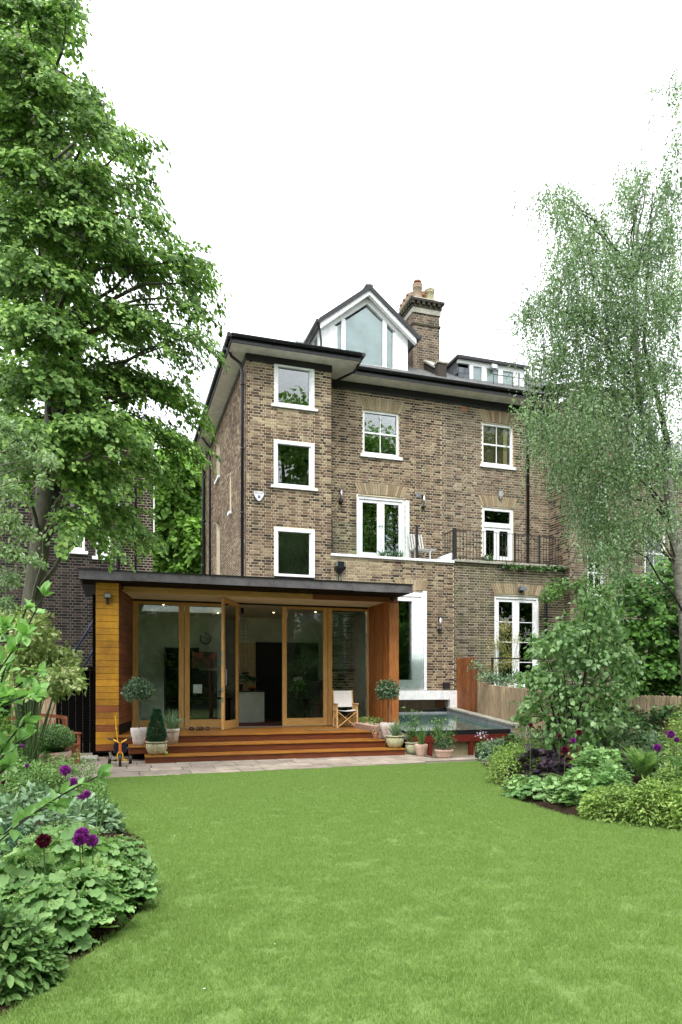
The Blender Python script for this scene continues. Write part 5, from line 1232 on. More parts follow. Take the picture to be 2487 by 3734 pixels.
# toy trike
tk = thing('toy_trike', 'child pedal trike in navy, orange and yellow with a tall push pole', 'trike', (.07, 14.3, 0))
T3 = lambda x, y, z: Vector((.07+x, 14.25+y, z))
def wheel(c, r, w, ax, m_='iron', hub='yellow'):
    o = MB(); prof = [(r*.7, -w/2), (r*.95, -w/2), (r, -w/4), (r, w/4), (r*.95, w/2), (r*.7, w/2)]; n = 20; b0 = 0
    for a_, z_ in prof:
        for k in range(n): an = 2*PI*k/n; o.v.append((c[0]+z_, c[1]+a_*math.cos(an), c[2]+a_*math.sin(an))); o.a.append(0)
    for i in range(len(prof)):
        for k in range(n): j = (i+1) % len(prof); o.f.append((i*n+k, i*n+(k+1) % n, j*n+(k+1) % n, j*n+k))
    wo = o.build('wheel', M[m_], tk, smooth=True); MB().tube([(c[0]-w*.3, c[1], c[2]), (c[0]+w*.3, c[1], c[2])], r*.69, 16).build('hub', M[hub], wo)
wheel(T3(0, 0, .13), .13, .05, 0, hub='orange'); wheel(T3(-.2, .42, .09), .09, .06, 0, hub='blue'); wheel(T3(.2, .42, .09), .09, .06, 0, hub='yellow')
for s in (-1, 1):
    MB().tube([T3(.045*s, 0, .13), T3(.05*s, .02, .24), T3(.02*s, .03, .3)], .012, 6).build('fork', M['yellow'], tk)
    MB().tube([T3(.02*s, .04, .47), T3(.07*s, .03, .5), T3(.12*s, .06, .53)], .016, 8).build('handlebar', M['yellow'], tk); MB().tube([T3(.12*s, .06, .53), T3(.225*s, .1, .555)], .017, 8).build('grip', M['iron'], tk)
    MB().box(.07+s*.09-.04, .07+s*.09+.04, 14.22, 14.3, .12, .145).build('pedal', M['yellow' if s > 0 else 'iron'], tk)
MB().tube([T3(0, .03, .26), T3(0, .05, .47)], .03, 10).build('head_tube', M['orange'], tk)
MB().prism([T3(-.13, .03, .42), T3(-.11, .03, .3), T3(-.05, .02, .24), T3(.05, .02, .24), T3(.11, .03, .3), T3(.13, .03, .42), T3(.07, .04, .5), T3(-.07, .04, .5)], (0, 0, 0), (0, .02, 0)).build('shield', M['navy'], tk, bevel=.006)
MB().tube([T3(0, .05, .3), T3(0, .25, .17), T3(0, .42, .12)], .022, 8).build('frame', M['orange'], tk); MB().tube([T3(-.2, .42, .09), T3(.2, .42, .09)], .014, 8).build('axle', M['yellow'], tk)
MB().hexa([T3(-.1, .22, .25), T3(.1, .22, .25), T3(.13, .44, .25), T3(-.13, .44, .25), T3(-.1, .22, .29), T3(.1, .22, .29), T3(.13, .46, .32), T3(-.13, .46, .32)]).build('saddle', M['navy'], tk, bevel=.02)
MB().tube([T3(-.02, .5, .2), T3(-.07, .5, .72), T3(-.09, .5, .98)], .011, 8).build('push_pole', M['yellow'], tk); MB().tube([T3(-.068, .5, .7), T3(-.075, .5, .75)], .018, 8).build('clamp', M['yellow'], tk)
MB().tube([T3(-.16, .3, .15), T3(-.19, .3, .27)], .03, 10).build('bottle', M['steel'], tk)
def potted(name, label, cat_, c, prof, m_, n=26, group=None):
    t = thing(name, label, cat_, c, group); MB().lathe(c, prof, n).build('pot', M[m_], t, smooth=False, bevel=0)
    for o in t.children: o.data.shade_smooth()
    h = prof[-1][1] if False else max(z for r, z in prof); r = [r for r, z in prof if z == h][0]
    MB().lathe((c[0], c[1], c[2]+h-.05), [(r*.9, 0), (r*.88, .015)], 16).build('soil', M['soil'], t); return t
def PR(r, h, kind='bowl'):
    if kind == 'bowl': return [(r*.6, 0), (r*.82, h*.2), (r*.98, h*.5), (r*.95, h*.8), (r*.88, h*.9), (r*1.02, h*.92), (r*1.04, h), (r*.9, h), (r*.86, h*.7)]
    if kind == 'tall': return [(r*.6, 0), (r*.68, h*.12), (r*.86, h*.45), (r*.97, h*.75), (r, h*.97), (r*.97, h), (r*.86, h), (r*.84, h*.8)]
    if kind == 'taper': return [(r*.72, 0), (r*.92, h*.76), (r*.93, h*.78), (r, h*.79), (r*1.02, h), (r*.88, h), (r*.86, h*.7)]
    return [(r*.86, 0), (r*.97, h*.3), (r*.99, h*.75), (r*1.03, h*.8), (r*1.03, h), (r*.92, h), (r*.9, h*.7)]
def standard(t, c, zc, r, n, h0, m_='lv_bay', size=.06):
    wires(t, M['bark'], [[(c[0], c[1], h0), (c[0]+.015, c[1], (h0+zc)/2), (c[0], c[1], zc)]], .013, 'trunk', 8)
    fr = [((c[0]+.02, c[1]), .0)]
    L1 = blob((c[0], c[1], zc), (r, r, r*.88), n, size, .45, .4, .7, -.8, .8, .12)
    wires(t, M['barkd'], [[(c[0], c[1], zc-r*.5), tuple(L1[0][k])] for k in range(0, 40)], .004, 'twigs')
    leaves(t, M[m_], L1, T_OVAL, 'crown')
c = (onY(506, 2722, 15.35).x, 15.35, .325); t = potted('potted_bay', 'ball-clipped bay tree in a rust stained white pot beside the timber pier', 'potted tree', c, PR(.17, .37, 'tall'), 'whitepot', group='clipped bay standards')
p = onY(504, 2518, 15.35); standard(t, c, p.z, .32, 1500, .65, size=.055)
c = (onY(1414, 2694, 15.4).x, 15.4, .325); t = potted('potted_bay', 'ball-clipped bay tree in a white pot at the right end of the steps', 'potted tree', c, PR(.19, .38, 'tall'), 'whitepot', group='clipped bay standards')
p = onY(1421, 2519, 15.4); standard(t, c, p.z, .29, 1400, .65, size=.055); wires(t, M['iron'], [[(c[0]+.09, c[1], .6), (c[0]+.09, c[1], 1.5)]], .006, 'stake', 5)
c = (onY(571, 2763, 14.85).x, 14.85, .16); t = potted('potted_conifer', 'cone shaped green topiary in a round mossy stone bowl on the lowest step', 'potted topiary', c, PR(.22, .28), 'mosspot')
n = 3200; z = rng.random(n)**1.3; a = rng.random(n)*2*PI; rr = (.21*np.sqrt(1-z*.92)*(1-.25*z)*np.minimum(1, .55+z*3))*(.75+.3*rng.random(n))
pos = np.stack([c[0]+rr*np.cos(a), c[1]+rr*np.sin(a), c[2]+.26+z*.68], 1); ax = np.stack([np.cos(a), np.sin(a), .8+0*a], 1)+rng.normal(size=(n, 3))*.4
leaves(t, M['lv_cone'], (pos, ax, rng.normal(size=(n, 3)), .035+.02*rng.random(n)), T_DIA, 'crown')
def strappy(c, n, h, spread, m_, droop=.7, w=1.):
    a = rng.random(n)*2*PI; k = rng.random(n)**.6; L = []
    V = []; 
    b = MB()
    for i in range(n):
        d = Vector((math.cos(a[i])*spread*k[i], math.sin(a[i])*spread*k[i], 0)); hh = h*random.uniform(.6, 1.1); s = Vector(c)+d*.25; b.val = random.random(); sd2 = Vector((-math.sin(a[i]+.6), math.cos(a[i]+.6), 0))*.009*w
        pts = [s+d*(u**1.4)+Vector((0, 0, hh*(u-droop*k[i]*u**3))) for u in (0, .3, .55, .78, 1)]
        m0 = len(b.v)
        for j, p in enumerate(pts): ww = sd2*(1-.9*(j/4)**2); b.v += [tuple(p-ww), tuple(p+ww)]; b.a += [b.val]*2
        for j in range(4): b.f.append((m0+2*j, m0+2*j+1, m0+2*j+3, m0+2*j+2))
    return b
c = (onY(627, 2720, 15.4).x, 15.4, .325); t = potted('potted_grass', 'tapered white square-rimmed pot of arching grey-green strap leaves behind the cone topiary', 'potted plant', c, PR(.165, .34, 'taper'), 'whitepot')
strappy((c[0], c[1], c[2]+.3), 90, .55, .38, None, .75, 1.3).build('leaves', M['lv_grey'], t, attr=True, kind='stuff'); strappy((c[0]+.1, c[1]-.05, c[2]+.32), 10, .25, .45, None, 2.6, .6).build('trailing_stems', M['lv_green'], t, attr=True)
solid('glazed_ball', 'tiny yellow-green ball beside the mossy stone bowl', 'ball', MB().lathe((onY(605, 2752, 14.75).x, 14.75, .16), [(.005, 0), (.035, .012), (.045, .04), (.035, .07), (.005, .08)], 12), M['lv_gold'], True)
c = (onY(1370, 2694, 15.35).x, 15.35, .325); t = potted('small_terracotta_pot', 'small orange terracotta pot on a saucer on the middle step', 'plant pot', c, PR(.085, .16, 'taper'), 'terra'); MB().lathe(c, [(.08, 0), (.1, .02), (.09, .02)], 16).build('saucer', M['terra'], t); leaves(t, M['lv_dead'], blob((c[0], c[1], c[2]+.2), (.12, .12, .08), 120, .04), T_DIA)
t = thing('stone_trough', 'mossy stone trough of small seedlings on the right edge of the deck', 'trough', (6.2, 16.2, DK)); MB().hexa([(5.93, 15.8, .3), (6.3, 15.8, .3), (6.3, 17.3, .3), (5.95, 17.3, .3), (5.88, 15.75, .62), (6.36, 15.75, .62), (6.36, 17.35, .62), (5.9, 17.35, .62)]).build('basin', M['pinkpot'], t, bevel=.015)
leaves(t, M['lv_green'], cat(*[blob((6.1, y, .7), (.12, .15, .12), 70, .04) for y in (15.9, 16.3, 16.8, 17.2)]), T_HEART)
c = (onY(1440, 2727, 14.85).x, 14.85, .16); t = potted('potted_chives', 'pale green glazed bowl of spiky chives on the lowest step', 'potted plant', c, PR(.21, .28), 'greenpot')
strappy((c[0]+.02, c[1], c[2]+.24), 130, .5, .26, None, .35, .7).build('leaves', M['lv_grey'], t, attr=True, kind='stuff'); strappy((c[0]+.1, c[1]-.12, c[2]+.26), 7, .2, .4, None, 2.6, .5).build('trailing_stems', M['lv_bam'], t, attr=True)
def leafy_pot(t, c, h, r, n, m_, size, tp=T_OVAL, stems=9):
    L = []; W = []
    for i in range(stems):
        a = random.uniform(0, 6.28); e = Vector((c[0]+math.cos(a)*r*random.uniform(.3, 1), c[1]+math.sin(a)*r*.8*random.uniform(.3, 1), c[2]+h*random.uniform(.5, 1.05)))
        pts = curve(c, e, -.03); W.append(pts)
        for p in pts[2:]: L.append(blob(p, (.07, .07, .07), max(4, n//stems//4), size, .3, .5, .5, -.9))
    wires(t, M['stem'], W, .005); leaves(t, M[m_], cat(*L), tp)
c = tuple(onZ(1500, 2751)); t = potted('green_glazed_pot', 'squat green glazed pot of tall leafy stems tucked beside the steps', 'potted plant', c, PR(.15, .28), 'greenpot'); leafy_pot(t, (c[0], c[1], .25), .75, .25, 420, 'lv_green', .045, stems=14)
c = tuple(onZ(1536, 2759)); t = potted('pink_clay_pot', 'rounded pink clay pot of upright grassy leaves on the patio edge', 'potted plant', c, PR(.15, .28, 'tall'), 'pinkpot'); strappy((c[0], c[1], .24), 60, .5, .16, None, .3, 1.).build('leaves', M['lv_green'], t, attr=True, kind='stuff')
c = tuple(onZ(1619, 2764)); t = potted('low_terracotta_pot', 'low wide pale terracotta pot with a bushy green shrub at the sunken yard', 'potted plant', (c[0], c[1], 0), PR(.2, .19, 'rim'), 'pinkpot'); leafy_pot(t, (c[0], c[1], .16), .68, .42, 700, 'lv_green', .05, stems=20); leaves(t, M['lv_bay'], blob((c[0], c[1], .35), (.22, .22, .18), 350, .05), T_OVAL, 'lower_leaves')
c0 = onZ(1772, 2766); t = thing('flower_trough', 'black trough of pale pink and white flowers near the right end of the paving', 'flower trough', (c0.x, c0.y, 0)); MB().box(c0.x-.2, c0.x+.25, c0.y-.1, c0.y+.12, 0, .16).build('trough', M['iron'], t); leaves(t, M['lv_green'], blob((c0.x+.05, c0.y, .25), (.3, .15, .16), 260, .045), T_HEART)
leaves(t, M['pinkf'], cat(blob((c0.x-.12, c0.y, .52), (.12, .08, .08), 26, .04, .9), blob((c0.x+.15, c0.y, .32), (.22, .1, .1), 60, .04)), T_HEART, 'blooms'); wires(t, M['stem'], [[(c0.x-.1+k*.03, c0.y, .15), (c0.x-.18+.05*k, c0.y, .55)] for k in range(4)], .004)
c = (-1.12, 13.6, 0); t = potted('potted_box_ball', 'broad clipped box ball in a wide pink clay pot before the bench', 'potted topiary', c, PR(.33, .4, 'rim'), 'pinkpot'); leaves(t, M['lv_box'], blob((c[0], c[1], .62), (.41, .41, .27), 5200, .03, .82, .6, .7, -.5, .8, .05), T_DIA, 'crown'); MB().lathe((c[0], c[1], .4), [(.2, 0), (.34, .12), (.33, .28), (.2, .38), (.02, .42)], 18).build('inner_twigs', M['lv_dark'], t, smooth=True)
p_ = onZ(2085, 2800); c = tuple(at(2078, 2755, 11.5)); t = potted('bed_terracotta_pot', 'terracotta pot standing among the plants under the small heart-leaved tree', 'plant pot', (c[0], c[1], .25), PR(.17, .38, 'rim'), 'terra')

# ================================================================== TREES
def tree_limbs(t, trunk, radii, ends, m_, r0=.05, sag=.3, name='trunk'):
    MB().tube(trunk, radii, 12).build(name, M[m_], t, smooth=True)
    tp = [Vector(p) for p in trunk]
    b = MB()
    for e in ends:
        e = Vector(e); cand = [p for p in tp if p.z < e.z-.2] or [tp[0]]
        s = min(cand, key=lambda p: (p-e).length+abs(e.z-p.z-1.2)*.4)
        k = 6; pts = [s.lerp(e, i/k)+Vector((0, 0, sag*4*(i/k)*(1-i/k)))+Vector([random.gauss(0, .04) for _ in range(3)])*(0 < i < k) for i in range(k+1)]
        L = (e-s).length; rr = max(.015, min(r0*(.4+L*.25), .12)); b.tube(pts, [rr*(1-.85*i/k) for i in range(k+1)], 6, False)
    return b.build('limbs', M[m_ if m_ != 'birch' else 'barkd'], t, kind='stuff')
# lime tree on the left
LIME = [(60, 30, 130, 62), (150, 22, 46, 42), (30, 150, 120, 85), (120, 200, 85, 55), (195, 215, 34, 30), (60, 290, 125, 80), (215, 285, 78, 46), (300, 330, 48, 36), (80, 400, 135, 80), (220, 410, 82, 50), (320, 425, 26, 30),
        (70, 510, 135, 85), (230, 505, 105, 55), (345, 500, 36, 34), (90, 630, 145, 85), (285, 600, 120, 60), (410, 590, 70, 45), (450, 640, 45, 36), (100, 750, 145, 85), (290, 725, 125, 62), (425, 700, 45, 30), (460, 765, 44, 30), (400, 790, 60, 34),
        (100, 870, 145, 85), (270, 865, 125, 62), (385, 880, 50, 40), (425, 915, 32, 26), (80, 990, 120, 70), (240, 975, 125, 66), (370, 985, 66, 46), (420, 1010, 24, 18), (215, 1080, 105, 48), (330, 1060, 56, 40), (265, 1165, 62, 40), (305, 1210, 34, 24), (50, 1070, 50, 30), (195, 1135, 40, 30), (235, 1215, 30, 24), (165, 1180, 24, 20)]
lt = thing('lime_tree', 'tall leafy lime tree with layered drooping branches filling the left side', 'tree', (-1.2, 11.9, 0))
tk_ = [dT(60, 1560, 11.0), dT(72, 1400, 11.0), dT(92, 1250, 11.05), dT(104, 1130, 11.1), dT(122, 1000, 11.1), dT(118, 800, 11.2), dT(110, 600, 11.2), dT(95, 400, 11.3), dT(60, 200, 11.3), dT(30, 20, 11.3)]
tk_[0] = Vector((tk_[1].x-.1, tk_[1].y, 0))
cs = []; Ls = []
tc_ = Vector((tk_[4].x, tk_[4].y, 0))
for i, (x, y, rx, ry) in enumerate(LIME):
    far = 0 if x > 250 else 1
    for d in ((-1.4, .9) if far else (-.5, .6)):
        t_ = 11.3+d*(1.0 if x < 250 else .9)+random.uniform(-.3, .3)
        c = dT(x, y, t_); s = t_/1600*.93; R3 = (rx*s, (rx+ry)/2*s, ry*s*.85); cs.append(tuple(c))
        ns = max(6, int(rx*ry/210))
        for k in range(ns):
            u = unit(1)[0]; u[2] = abs(u[2])*.9-.25; q = .55+.45*random.random()
            p = np.array(c)+u*np.array(R3)*q*.85
            out = np.array((p[0]-tc_.x, p[1]-tc_.y, 0.)); out /= max(np.linalg.norm(out), .3); out += rng.normal(size=3)*.35; out[2] = random.uniform(-.25, .25)
            p = p-out*.3
            Ls.append(spray(p, out, random.uniform(.5, .85), random.uniform(.2, .32), random.randint(42, 62), random.uniform(.054, .08), random.uniform(.3, .85)))
tree_limbs(lt, tk_, [.17, .155, .145, .14, .13, .11, .09, .075, .06, .03], [c for c in cs], 'bark', .045)
MB().tube([dT(97, 1235, 11.1), dT(128, 1120, 11.2), dT(140, 1020, 11.3), dT(160, 850, 11.4), dT(190, 640, 11.5), dT(190, 420, 11.5)], [.12, .11, .1, .08, .06, .03], 10).build('second_trunk', M['barkd'], lt, smooth=True)
leaves(lt, M['lv_lime'], cat(*Ls), T_HEART, 'crown', single=300)
# birch on the right
bt = thing('birch_tree', 'weeping silver birch with fine hanging pale leaves on the right', 'tree', tuple(dT(1590, 1700, 11.5)[:2])+(0,))
b1 = [at(*p, 11.5) for p in ((2530, 2700), (2500, 2250), (2475, 2076), (2457, 1923), (2431, 1752), (2400, 1664), (2370, 1572), (2339, 1502), (2326, 1397), (2321, 1250), (2310, 1050))]; b1[0].z = 0
b2 = [at(*p, 11.7) for p in ((2425, 1720), (2435, 1616), (2400, 1463), (2370, 1349), (2348, 1252), (2360, 1000), (2380, 700))]
MB().tube(b2, [.05, .05, .042, .036, .03, .02, .01], 8).build('second_stem', M['barkd'], bt, smooth=True)
BIR = [(1290, 470, 60, 40), (1250, 452, 24, 14), (1350, 540, 60, 50), (1450, 450, 45, 50), (1480, 405, 22, 18), (1540, 440, 40, 40), (1300, 610, 45, 50), (1400, 620, 90, 60), (1510, 570, 70, 70), (1240, 705, 50, 34), (1200, 735, 24, 26), (1320, 720, 90, 55), (1430, 740, 110, 70), (1540, 700, 60, 80), (1270, 830, 66, 45), (1380, 850, 100, 60), (1500, 860, 90, 60),
       (1215, 955, 44, 28), (1260, 990, 60, 40), (1350, 970, 90, 60), (1470, 980, 80, 50), (1330, 1080, 75, 60), (1430, 1090, 80, 60), (1540, 1060, 50, 60), (1360, 1180, 60, 55), (1420, 1230, 60, 60), (1500, 1200, 60, 50), (1550, 210, 26, 30), (1522, 195, 20, 12), (1556, 330, 16, 40), (1560, 265, 12, 22), (1395, 1270, 40, 40)]
ends = []; POS = []; AX = []; NR = []; TW = []
for (x, y, rx, ry) in BIR:
    for d in (-.8, .7):
        t_ = 11.6+d+random.uniform(-.3, .3); c = dT(x, y, t_); s = t_/1600
        if y > 340: ends.append(tuple(c+Vector((0, 0, ry*s*.3))))
        for k in range(max(5, int(rx*ry/33))):
            u = rng.normal(size=3)*.5; p = np.array(c)+u*np.array((rx*s, (rx+ry)*.6*s, ry*s*.9))+np.array((0, 0, ry*s*.35)); L = random.uniform(.25, .75)*(1 if ry > 30 else .5)
            n = int(L/.028); tt = (np.arange(n)+.5)/n; dr = rng.normal(size=2)*.22
            q = np.stack([p[0]+dr[0]*tt*(1-.5*tt), p[1]+dr[1]*tt*(1-.5*tt), p[2]+.06*np.sin(tt*PI)-L*tt**1.25], 1)+rng.normal(size=(n, 3))*.022
            POS.append(q); a_ = rng.normal(size=(n, 3))*.7; a_[:, 2] = -.8; AX.append(a_); NR.append(rng.normal(size=(n, 3))+(-.25, -.5, .3))
            if k % 5 == 0: TW.append([tuple(v) for v in (q[0], q[n//2], q[-1])])
tree_limbs(bt, b1, [.13, .105, .095, .085, .075, .07, .06, .052, .045, .035, .02], ends, 'birch', .022, .35)
POS = np.concatenate(POS); print('birch leaves', len(POS))
leaves(bt, M['lv_birch'], (POS, np.concatenate(AX), np.concatenate(NR), .042*(.7+.6*rng.random(len(POS)))), T_DIA, 'crown', single=120); wires(bt, M['barkd'], TW, .003, 'twigs')
# pale distant trees between the houses, and one over the left house
def far_tree(label, lobes, t, m_, size, dens, name='background_tree', trunk=None, group=None, tp=T_DIA, spread=1.):
    cs = [dT(x, y, t+random.uniform(-1, 1)*spread) for x, y, rx, ry in lobes]; base = cs[-1].copy(); 
    bx, by = (sum(c.x for c in cs)/len(cs), sum(c.y for c in cs)/len(cs))
    o = thing(name, label, 'tree', (bx, by, 0), group); L = []
    for c, (x, y, rx, ry) in zip(cs, lobes):
        s = t/1600; L.append(blob(c, (rx*s, (rx+ry)/2*s, ry*s), int(rx*ry*dens), size, .5, .8, .5, -.7, .6, .35))
    top = max(c.z for c in cs); tp_ = [Vector((bx, by, 0)), Vector((bx+.1, by, top*.35)), Vector((bx, by+.1, top*.7)), Vector((bx, by, top))]
    tree_limbs(o, tp_, [.35, .28, .16, .05], [tuple(c) for c in cs], 'barkd', .06); leaves(o, M[m_], cat(*L), tp, 'crown'); return o
far_tree('bright green tree seen in the gap between the two houses', [(400, 1090, 60, 50), (440, 1075, 30, 36), (380, 1150, 50, 50), (440, 1150, 45, 50), (400, 1230, 70, 60), (450, 1250, 40, 60), (370, 1290, 50, 40), (430, 1310, 60, 40)], 32, 'lv_bg', .24, .75, tp=T_HEART)
# trees behind the viewpoint, seen in the window glass
def back_tree(x, y, h, r, label):
    o = thing('garden_tree', label, 'tree', (x, y, 0), 'big trees at the far end of the garden'); MB().tube([(x, y, 0), (x+.2, y, h*.4), (x, y, h*.85)], [.35, .25, .08], 8).build('trunk', M['bark'], o)
    L = [blob((x+random.gauss(0, r*.45), y+random.gauss(0, r*.35), h*random.uniform(.3, .92)), (r*.5, r*.5, r*.42), 900, .32, .4) for _ in range(24)]
    leaves(o, M['lv_bg'], cat(*L), T_HEART, 'crown')
back_tree(12, -13, 26, 5, 'tall green tree behind the viewpoint, reflected in the wing windows'); back_tree(20, -12, 23, 5.5, 'tall green tree behind the viewpoint, reflected in the sash window'); back_tree(29, -11, 22, 5.5, 'tall green tree behind the viewpoint, furthest to the right')
back_tree(38, -10, 20, 6, 'broad green tree behind the viewpoint, mirrored in the right half of the house'); back_tree(3, -16, 16, 5, 'shorter green tree behind the viewpoint, reflected in the glass doors'); back_tree(-6, -15, 18, 5, 'green tree behind the viewpoint, furthest to the left')
hd = thing('garden_hedge', 'long green hedge across the garden behind the viewpoint, mirrored in the glass doors', 'hedge', (5, -14, 0))
Lh = [blob((x, -14+random.gauss(0, .5), z), (1.9, 1.2, 1.6), 420, .3, .35) for x in np.arange(-12, 46, 2.2) for z in (1.2, 3.4, 5.2)]
MB().box(-12, 46, -14.6, -14.4, 0, 5).build('inner_growth', M['lv_cone'], hd); leaves(hd, M['lv_dark'], cat(*Lh), T_HEART, 'foliage')
# dense hedge-like tree behind the right fence
ht = thing('hornbeam_tree', 'dark dense broad-leaved tree with layered green sprays behind the right fence', 'tree', (11.6, 8.8, 0)); L = []; ends = []
for x, y, rx, ry in [(1545, 1310, 50, 40), (1480, 1370, 45, 40), (1440, 1340, 40, 30), (1540, 1400, 60, 50), (1430, 1430, 45, 40), (1490, 1450, 60, 45), (1550, 1480, 60, 50), (1450, 1510, 50, 45), (1510, 1540, 60, 45), (1565, 1560, 45, 45), (1470, 1580, 45, 30), (1540, 1600, 50, 25), (1590, 1400, 50, 90), (1600, 1540, 50, 80)]:
    for d in (0, 1.2):
        c = dT(x, y, 14.6+d); s = 14.5/1600; ends.append(tuple(c))
        for k in range(int(rx*ry/ (75 if not d else 160))):
            u = rng.normal(size=3)*.5; p = np.array(c)+u*np.array((rx*s, rx*s, ry*s)); out = np.array((-.6, -.9, random.uniform(-.1, .15)))+rng.normal(size=3)*.3; L.append(spray(p, out, .6, .25, 24, .085, .4))
tree_limbs(ht, [Vector((11.6, 9.9, 0)), Vector((11.6, 9.9, 1.5)), Vector((11.7, 9.9, 3.2))], [.12, .1, .05], ends, 'barkd'); leaves(ht, M['lv_dark'], cat(*L), T_HEART, 'crown', single=200)
# small heart-leaved tree in the right bed
ks = thing('heart_leaved_tree', 'small spreading multi-stemmed tree with large heart-shaped leaves in the right bed', 'tree', (7.15, 9.7, 0)); L = []; ends = []
KS = [(1215, 1560, 26, 24), (1440, 1520, 30, 30), (1200, 1650, 22, 18), (1350, 1375, 30, 22), (1330, 1450, 60, 45), (1370, 1400, 50, 40), (1290, 1470, 60, 38), (1250, 1490, 46, 30), (1340, 1520, 80, 48), (1410, 1500, 56, 44), (1250, 1560, 46, 46), (1225, 1620, 36, 32), (1310, 1600, 70, 50), (1400, 1590, 60, 46), (1440, 1570, 32, 26), (1290, 1670, 60, 38), (1380, 1660, 54, 36), (1330, 1710, 44, 20), (1390, 1440, 46, 40), (1270, 1700, 30, 18)]
for x, y, rx, ry in KS:
    for d in (-.35, .45):
        c = dT(x, y, 11.6+d); s = 11.6/1600; ends.append(tuple(c)); n = int(rx*ry/13); L.append(blob(c, (rx*s*1.1, rx*s, ry*s*1.1), n, .078, .25, .45, .55, -.9, .7, .45))
base = Vector((7.15, 9.85, .3))
for k in range(7):
    e = Vector(ends[(k*5) % len(ends)]); MB().tube(curve(base+Vector((random.gauss(0, .05), random.gauss(0, .05), -.3)), e, .15), [.028, .024, .02, .015, .01, .006], 6).build('stem', M['barkd'], ks, smooth=True)
wires(ks, M['barkd'], [curve(base+Vector((0, 0, .5)), e, .12) for e in ends], .008, 'branches'); Lk = cat(*L); Lk[1][:, 2] -= .7; leaves(ks, M['lv_katsura'], Lk, T_OVAL if False else T_HEART, 'crown', single=300)
# pale blossomy small tree, far left
pt = thing('silver_leaved_tree', 'airy silver-green small tree with pale leaf clusters at the far left edge', 'tree', (-2.7, 8.2, 0)); L = []; ends = []
for x, y, rx, ry in [(15, 985, 36, 22), (45, 1035, 46, 20), (95, 1055, 40, 18), (15, 1060, 40, 24), (85, 1010, 20, 10), (25, 1130, 34, 30), (20, 1200, 36, 34), (60, 1225, 30, 20), (25, 1270, 40, 26), (75, 1290, 32, 16), (20, 1330, 36, 24), (15, 1390, 30, 24), (100, 1105, 20, 14), (118, 1065, 16, 10)]:
    t_ = 8.6+random.uniform(-.4, .4); c = dT(x, y, t_); ends.append(tuple(c)); L.append(blob(c, (rx*t_/1600, .25, ry*t_/1600), int(rx*ry/3), .05, .1, .5, .5, -.9, .9, .3))
tree_limbs(pt, [Vector((-2.9, 8.1, 0)), Vector((-2.8, 8.1, 1.5)), Vector((-2.75, 8.1, 3))], [.06, .05, .03], ends, 'bark', .02, .1); leaves(pt, M['lv_pale'], cat(*L), T_OVAL, 'crown', single=100)

# ================================================================== SHRUBS AND BORDER PLANTS
def shrub(name, label, cat_, c, L, m_, tp, single=0, stems=8, h=.5, sr=.006, gname='foliage', group=None):
    t = thing(name, label, cat_, (c[0], c[1], 0), group)
    if stems:
        k = rng.choice(len(L[0]), min(stems, len(L[0])), replace=False); wires(t, M['stem'], [curve((c[0]+random.gauss(0, .06), c[1]+random.gauss(0, .06), 0), tuple(L[0][i]), .05) for i in k], sr)
    leaves(t, M[m_], L, tp, gname, single); return t
def mound(x, ytop, ybot, hw, dpth=.85):
    t = EYE*1600/(ybot-1575); r = hw*t/1600; cfr = dT(x, ybot, t); fw = Vector((cfr.x, cfr.y, 0)).normalized(); c = cfr+fw*r*dpth
    tc = t+r*dpth; zt = EYE-(ytop-1575)/1600*tc; return Vector((c.x, c.y, 0)), r, r*dpth, max(zt, .12)
def moundL(x, ytop, ybot, hw, n, size, dpth=.85, up=1., ax_out=1., rnd=.35, jag=.15):
    c, rx, ry, h = mound(x, ytop, ybot, hw, dpth); L = blob((c.x, c.y, h*.25), (rx*1.15, ry*1.15, h*.8), int(n*1.3), size, .7, up, .45, -.3, rnd, jag); L[0][:, 2] = np.maximum(L[0][:, 2], .03)
    return c, L, rx, h
# lady's mantle, front left: several leafy domes
def mantle(name, label, specs, single, group=None):
    Ls = []; Fs = []; cs = []
    for (x, yt, yb, hw, n, sz) in specs:
        c, rx, ry, h = mound(x, yt, yb, hw); cs.append(c)
        d = unit(n*2); d = d[d[:, 2] > -.12][:n]; d = d[(d[:, 2] > .12) | (rng.random(len(d)) < .45)]; m = len(d); k = .82+.2*rng.random(m); k[rng.random(m) < .25] *= .8
        pos = np.array((c.x, c.y, h*.18))+d*np.array((rx*1.06, ry*1.06, h*.86))*k[:, None]; pos[:, 2] = np.maximum(pos[:, 2], .04)
        nr = d*(.45, .45, .2)+np.array((0, 0, .9))+rng.normal(size=(m, 3))*.22; ax = d*(1, 1, -.25)+rng.normal(size=(m, 3))*.35
        s = sz*(.55+.75*rng.random(m))*(1-.3*np.clip(d[:, 2], 0, 1)); ax[:, 2] -= .25
        Ls.append((pos-ax/np.linalg.norm(ax, axis=1, keepdims=True)*s[:, None]*.4, ax, nr, s))
        f = unit(n); f = f[f[:, 2] > .25]; 
        for v in f[:n//7]: 
            p = np.array((c.x, c.y, h*.2))+v*np.array((rx, ry, h*.85))*1.05; Fs.append(blob(p, (.035, .035, .012), 16, .014, .2))
    L = cat(*Ls); t = thing(name, label, "lady's mantle" if False else 'leafy plant', tuple(cs[0]), group)
    k = rng.choice(len(L[0]), 160, replace=False); wires(t, M['stem'], [curve((cs[0].x*.3+L[0][i][0]*.7, cs[0].y*.3+L[0][i][1]*.7, 0), tuple(L[0][i]), .04) for i in k], .004)
    leaves(t, M['lv_alch'], L, T_LOBE, 'foliage', single); leaves(t, M['lv_alchf'], cat(*Fs), T_DIA, 'flower_heads'); return t
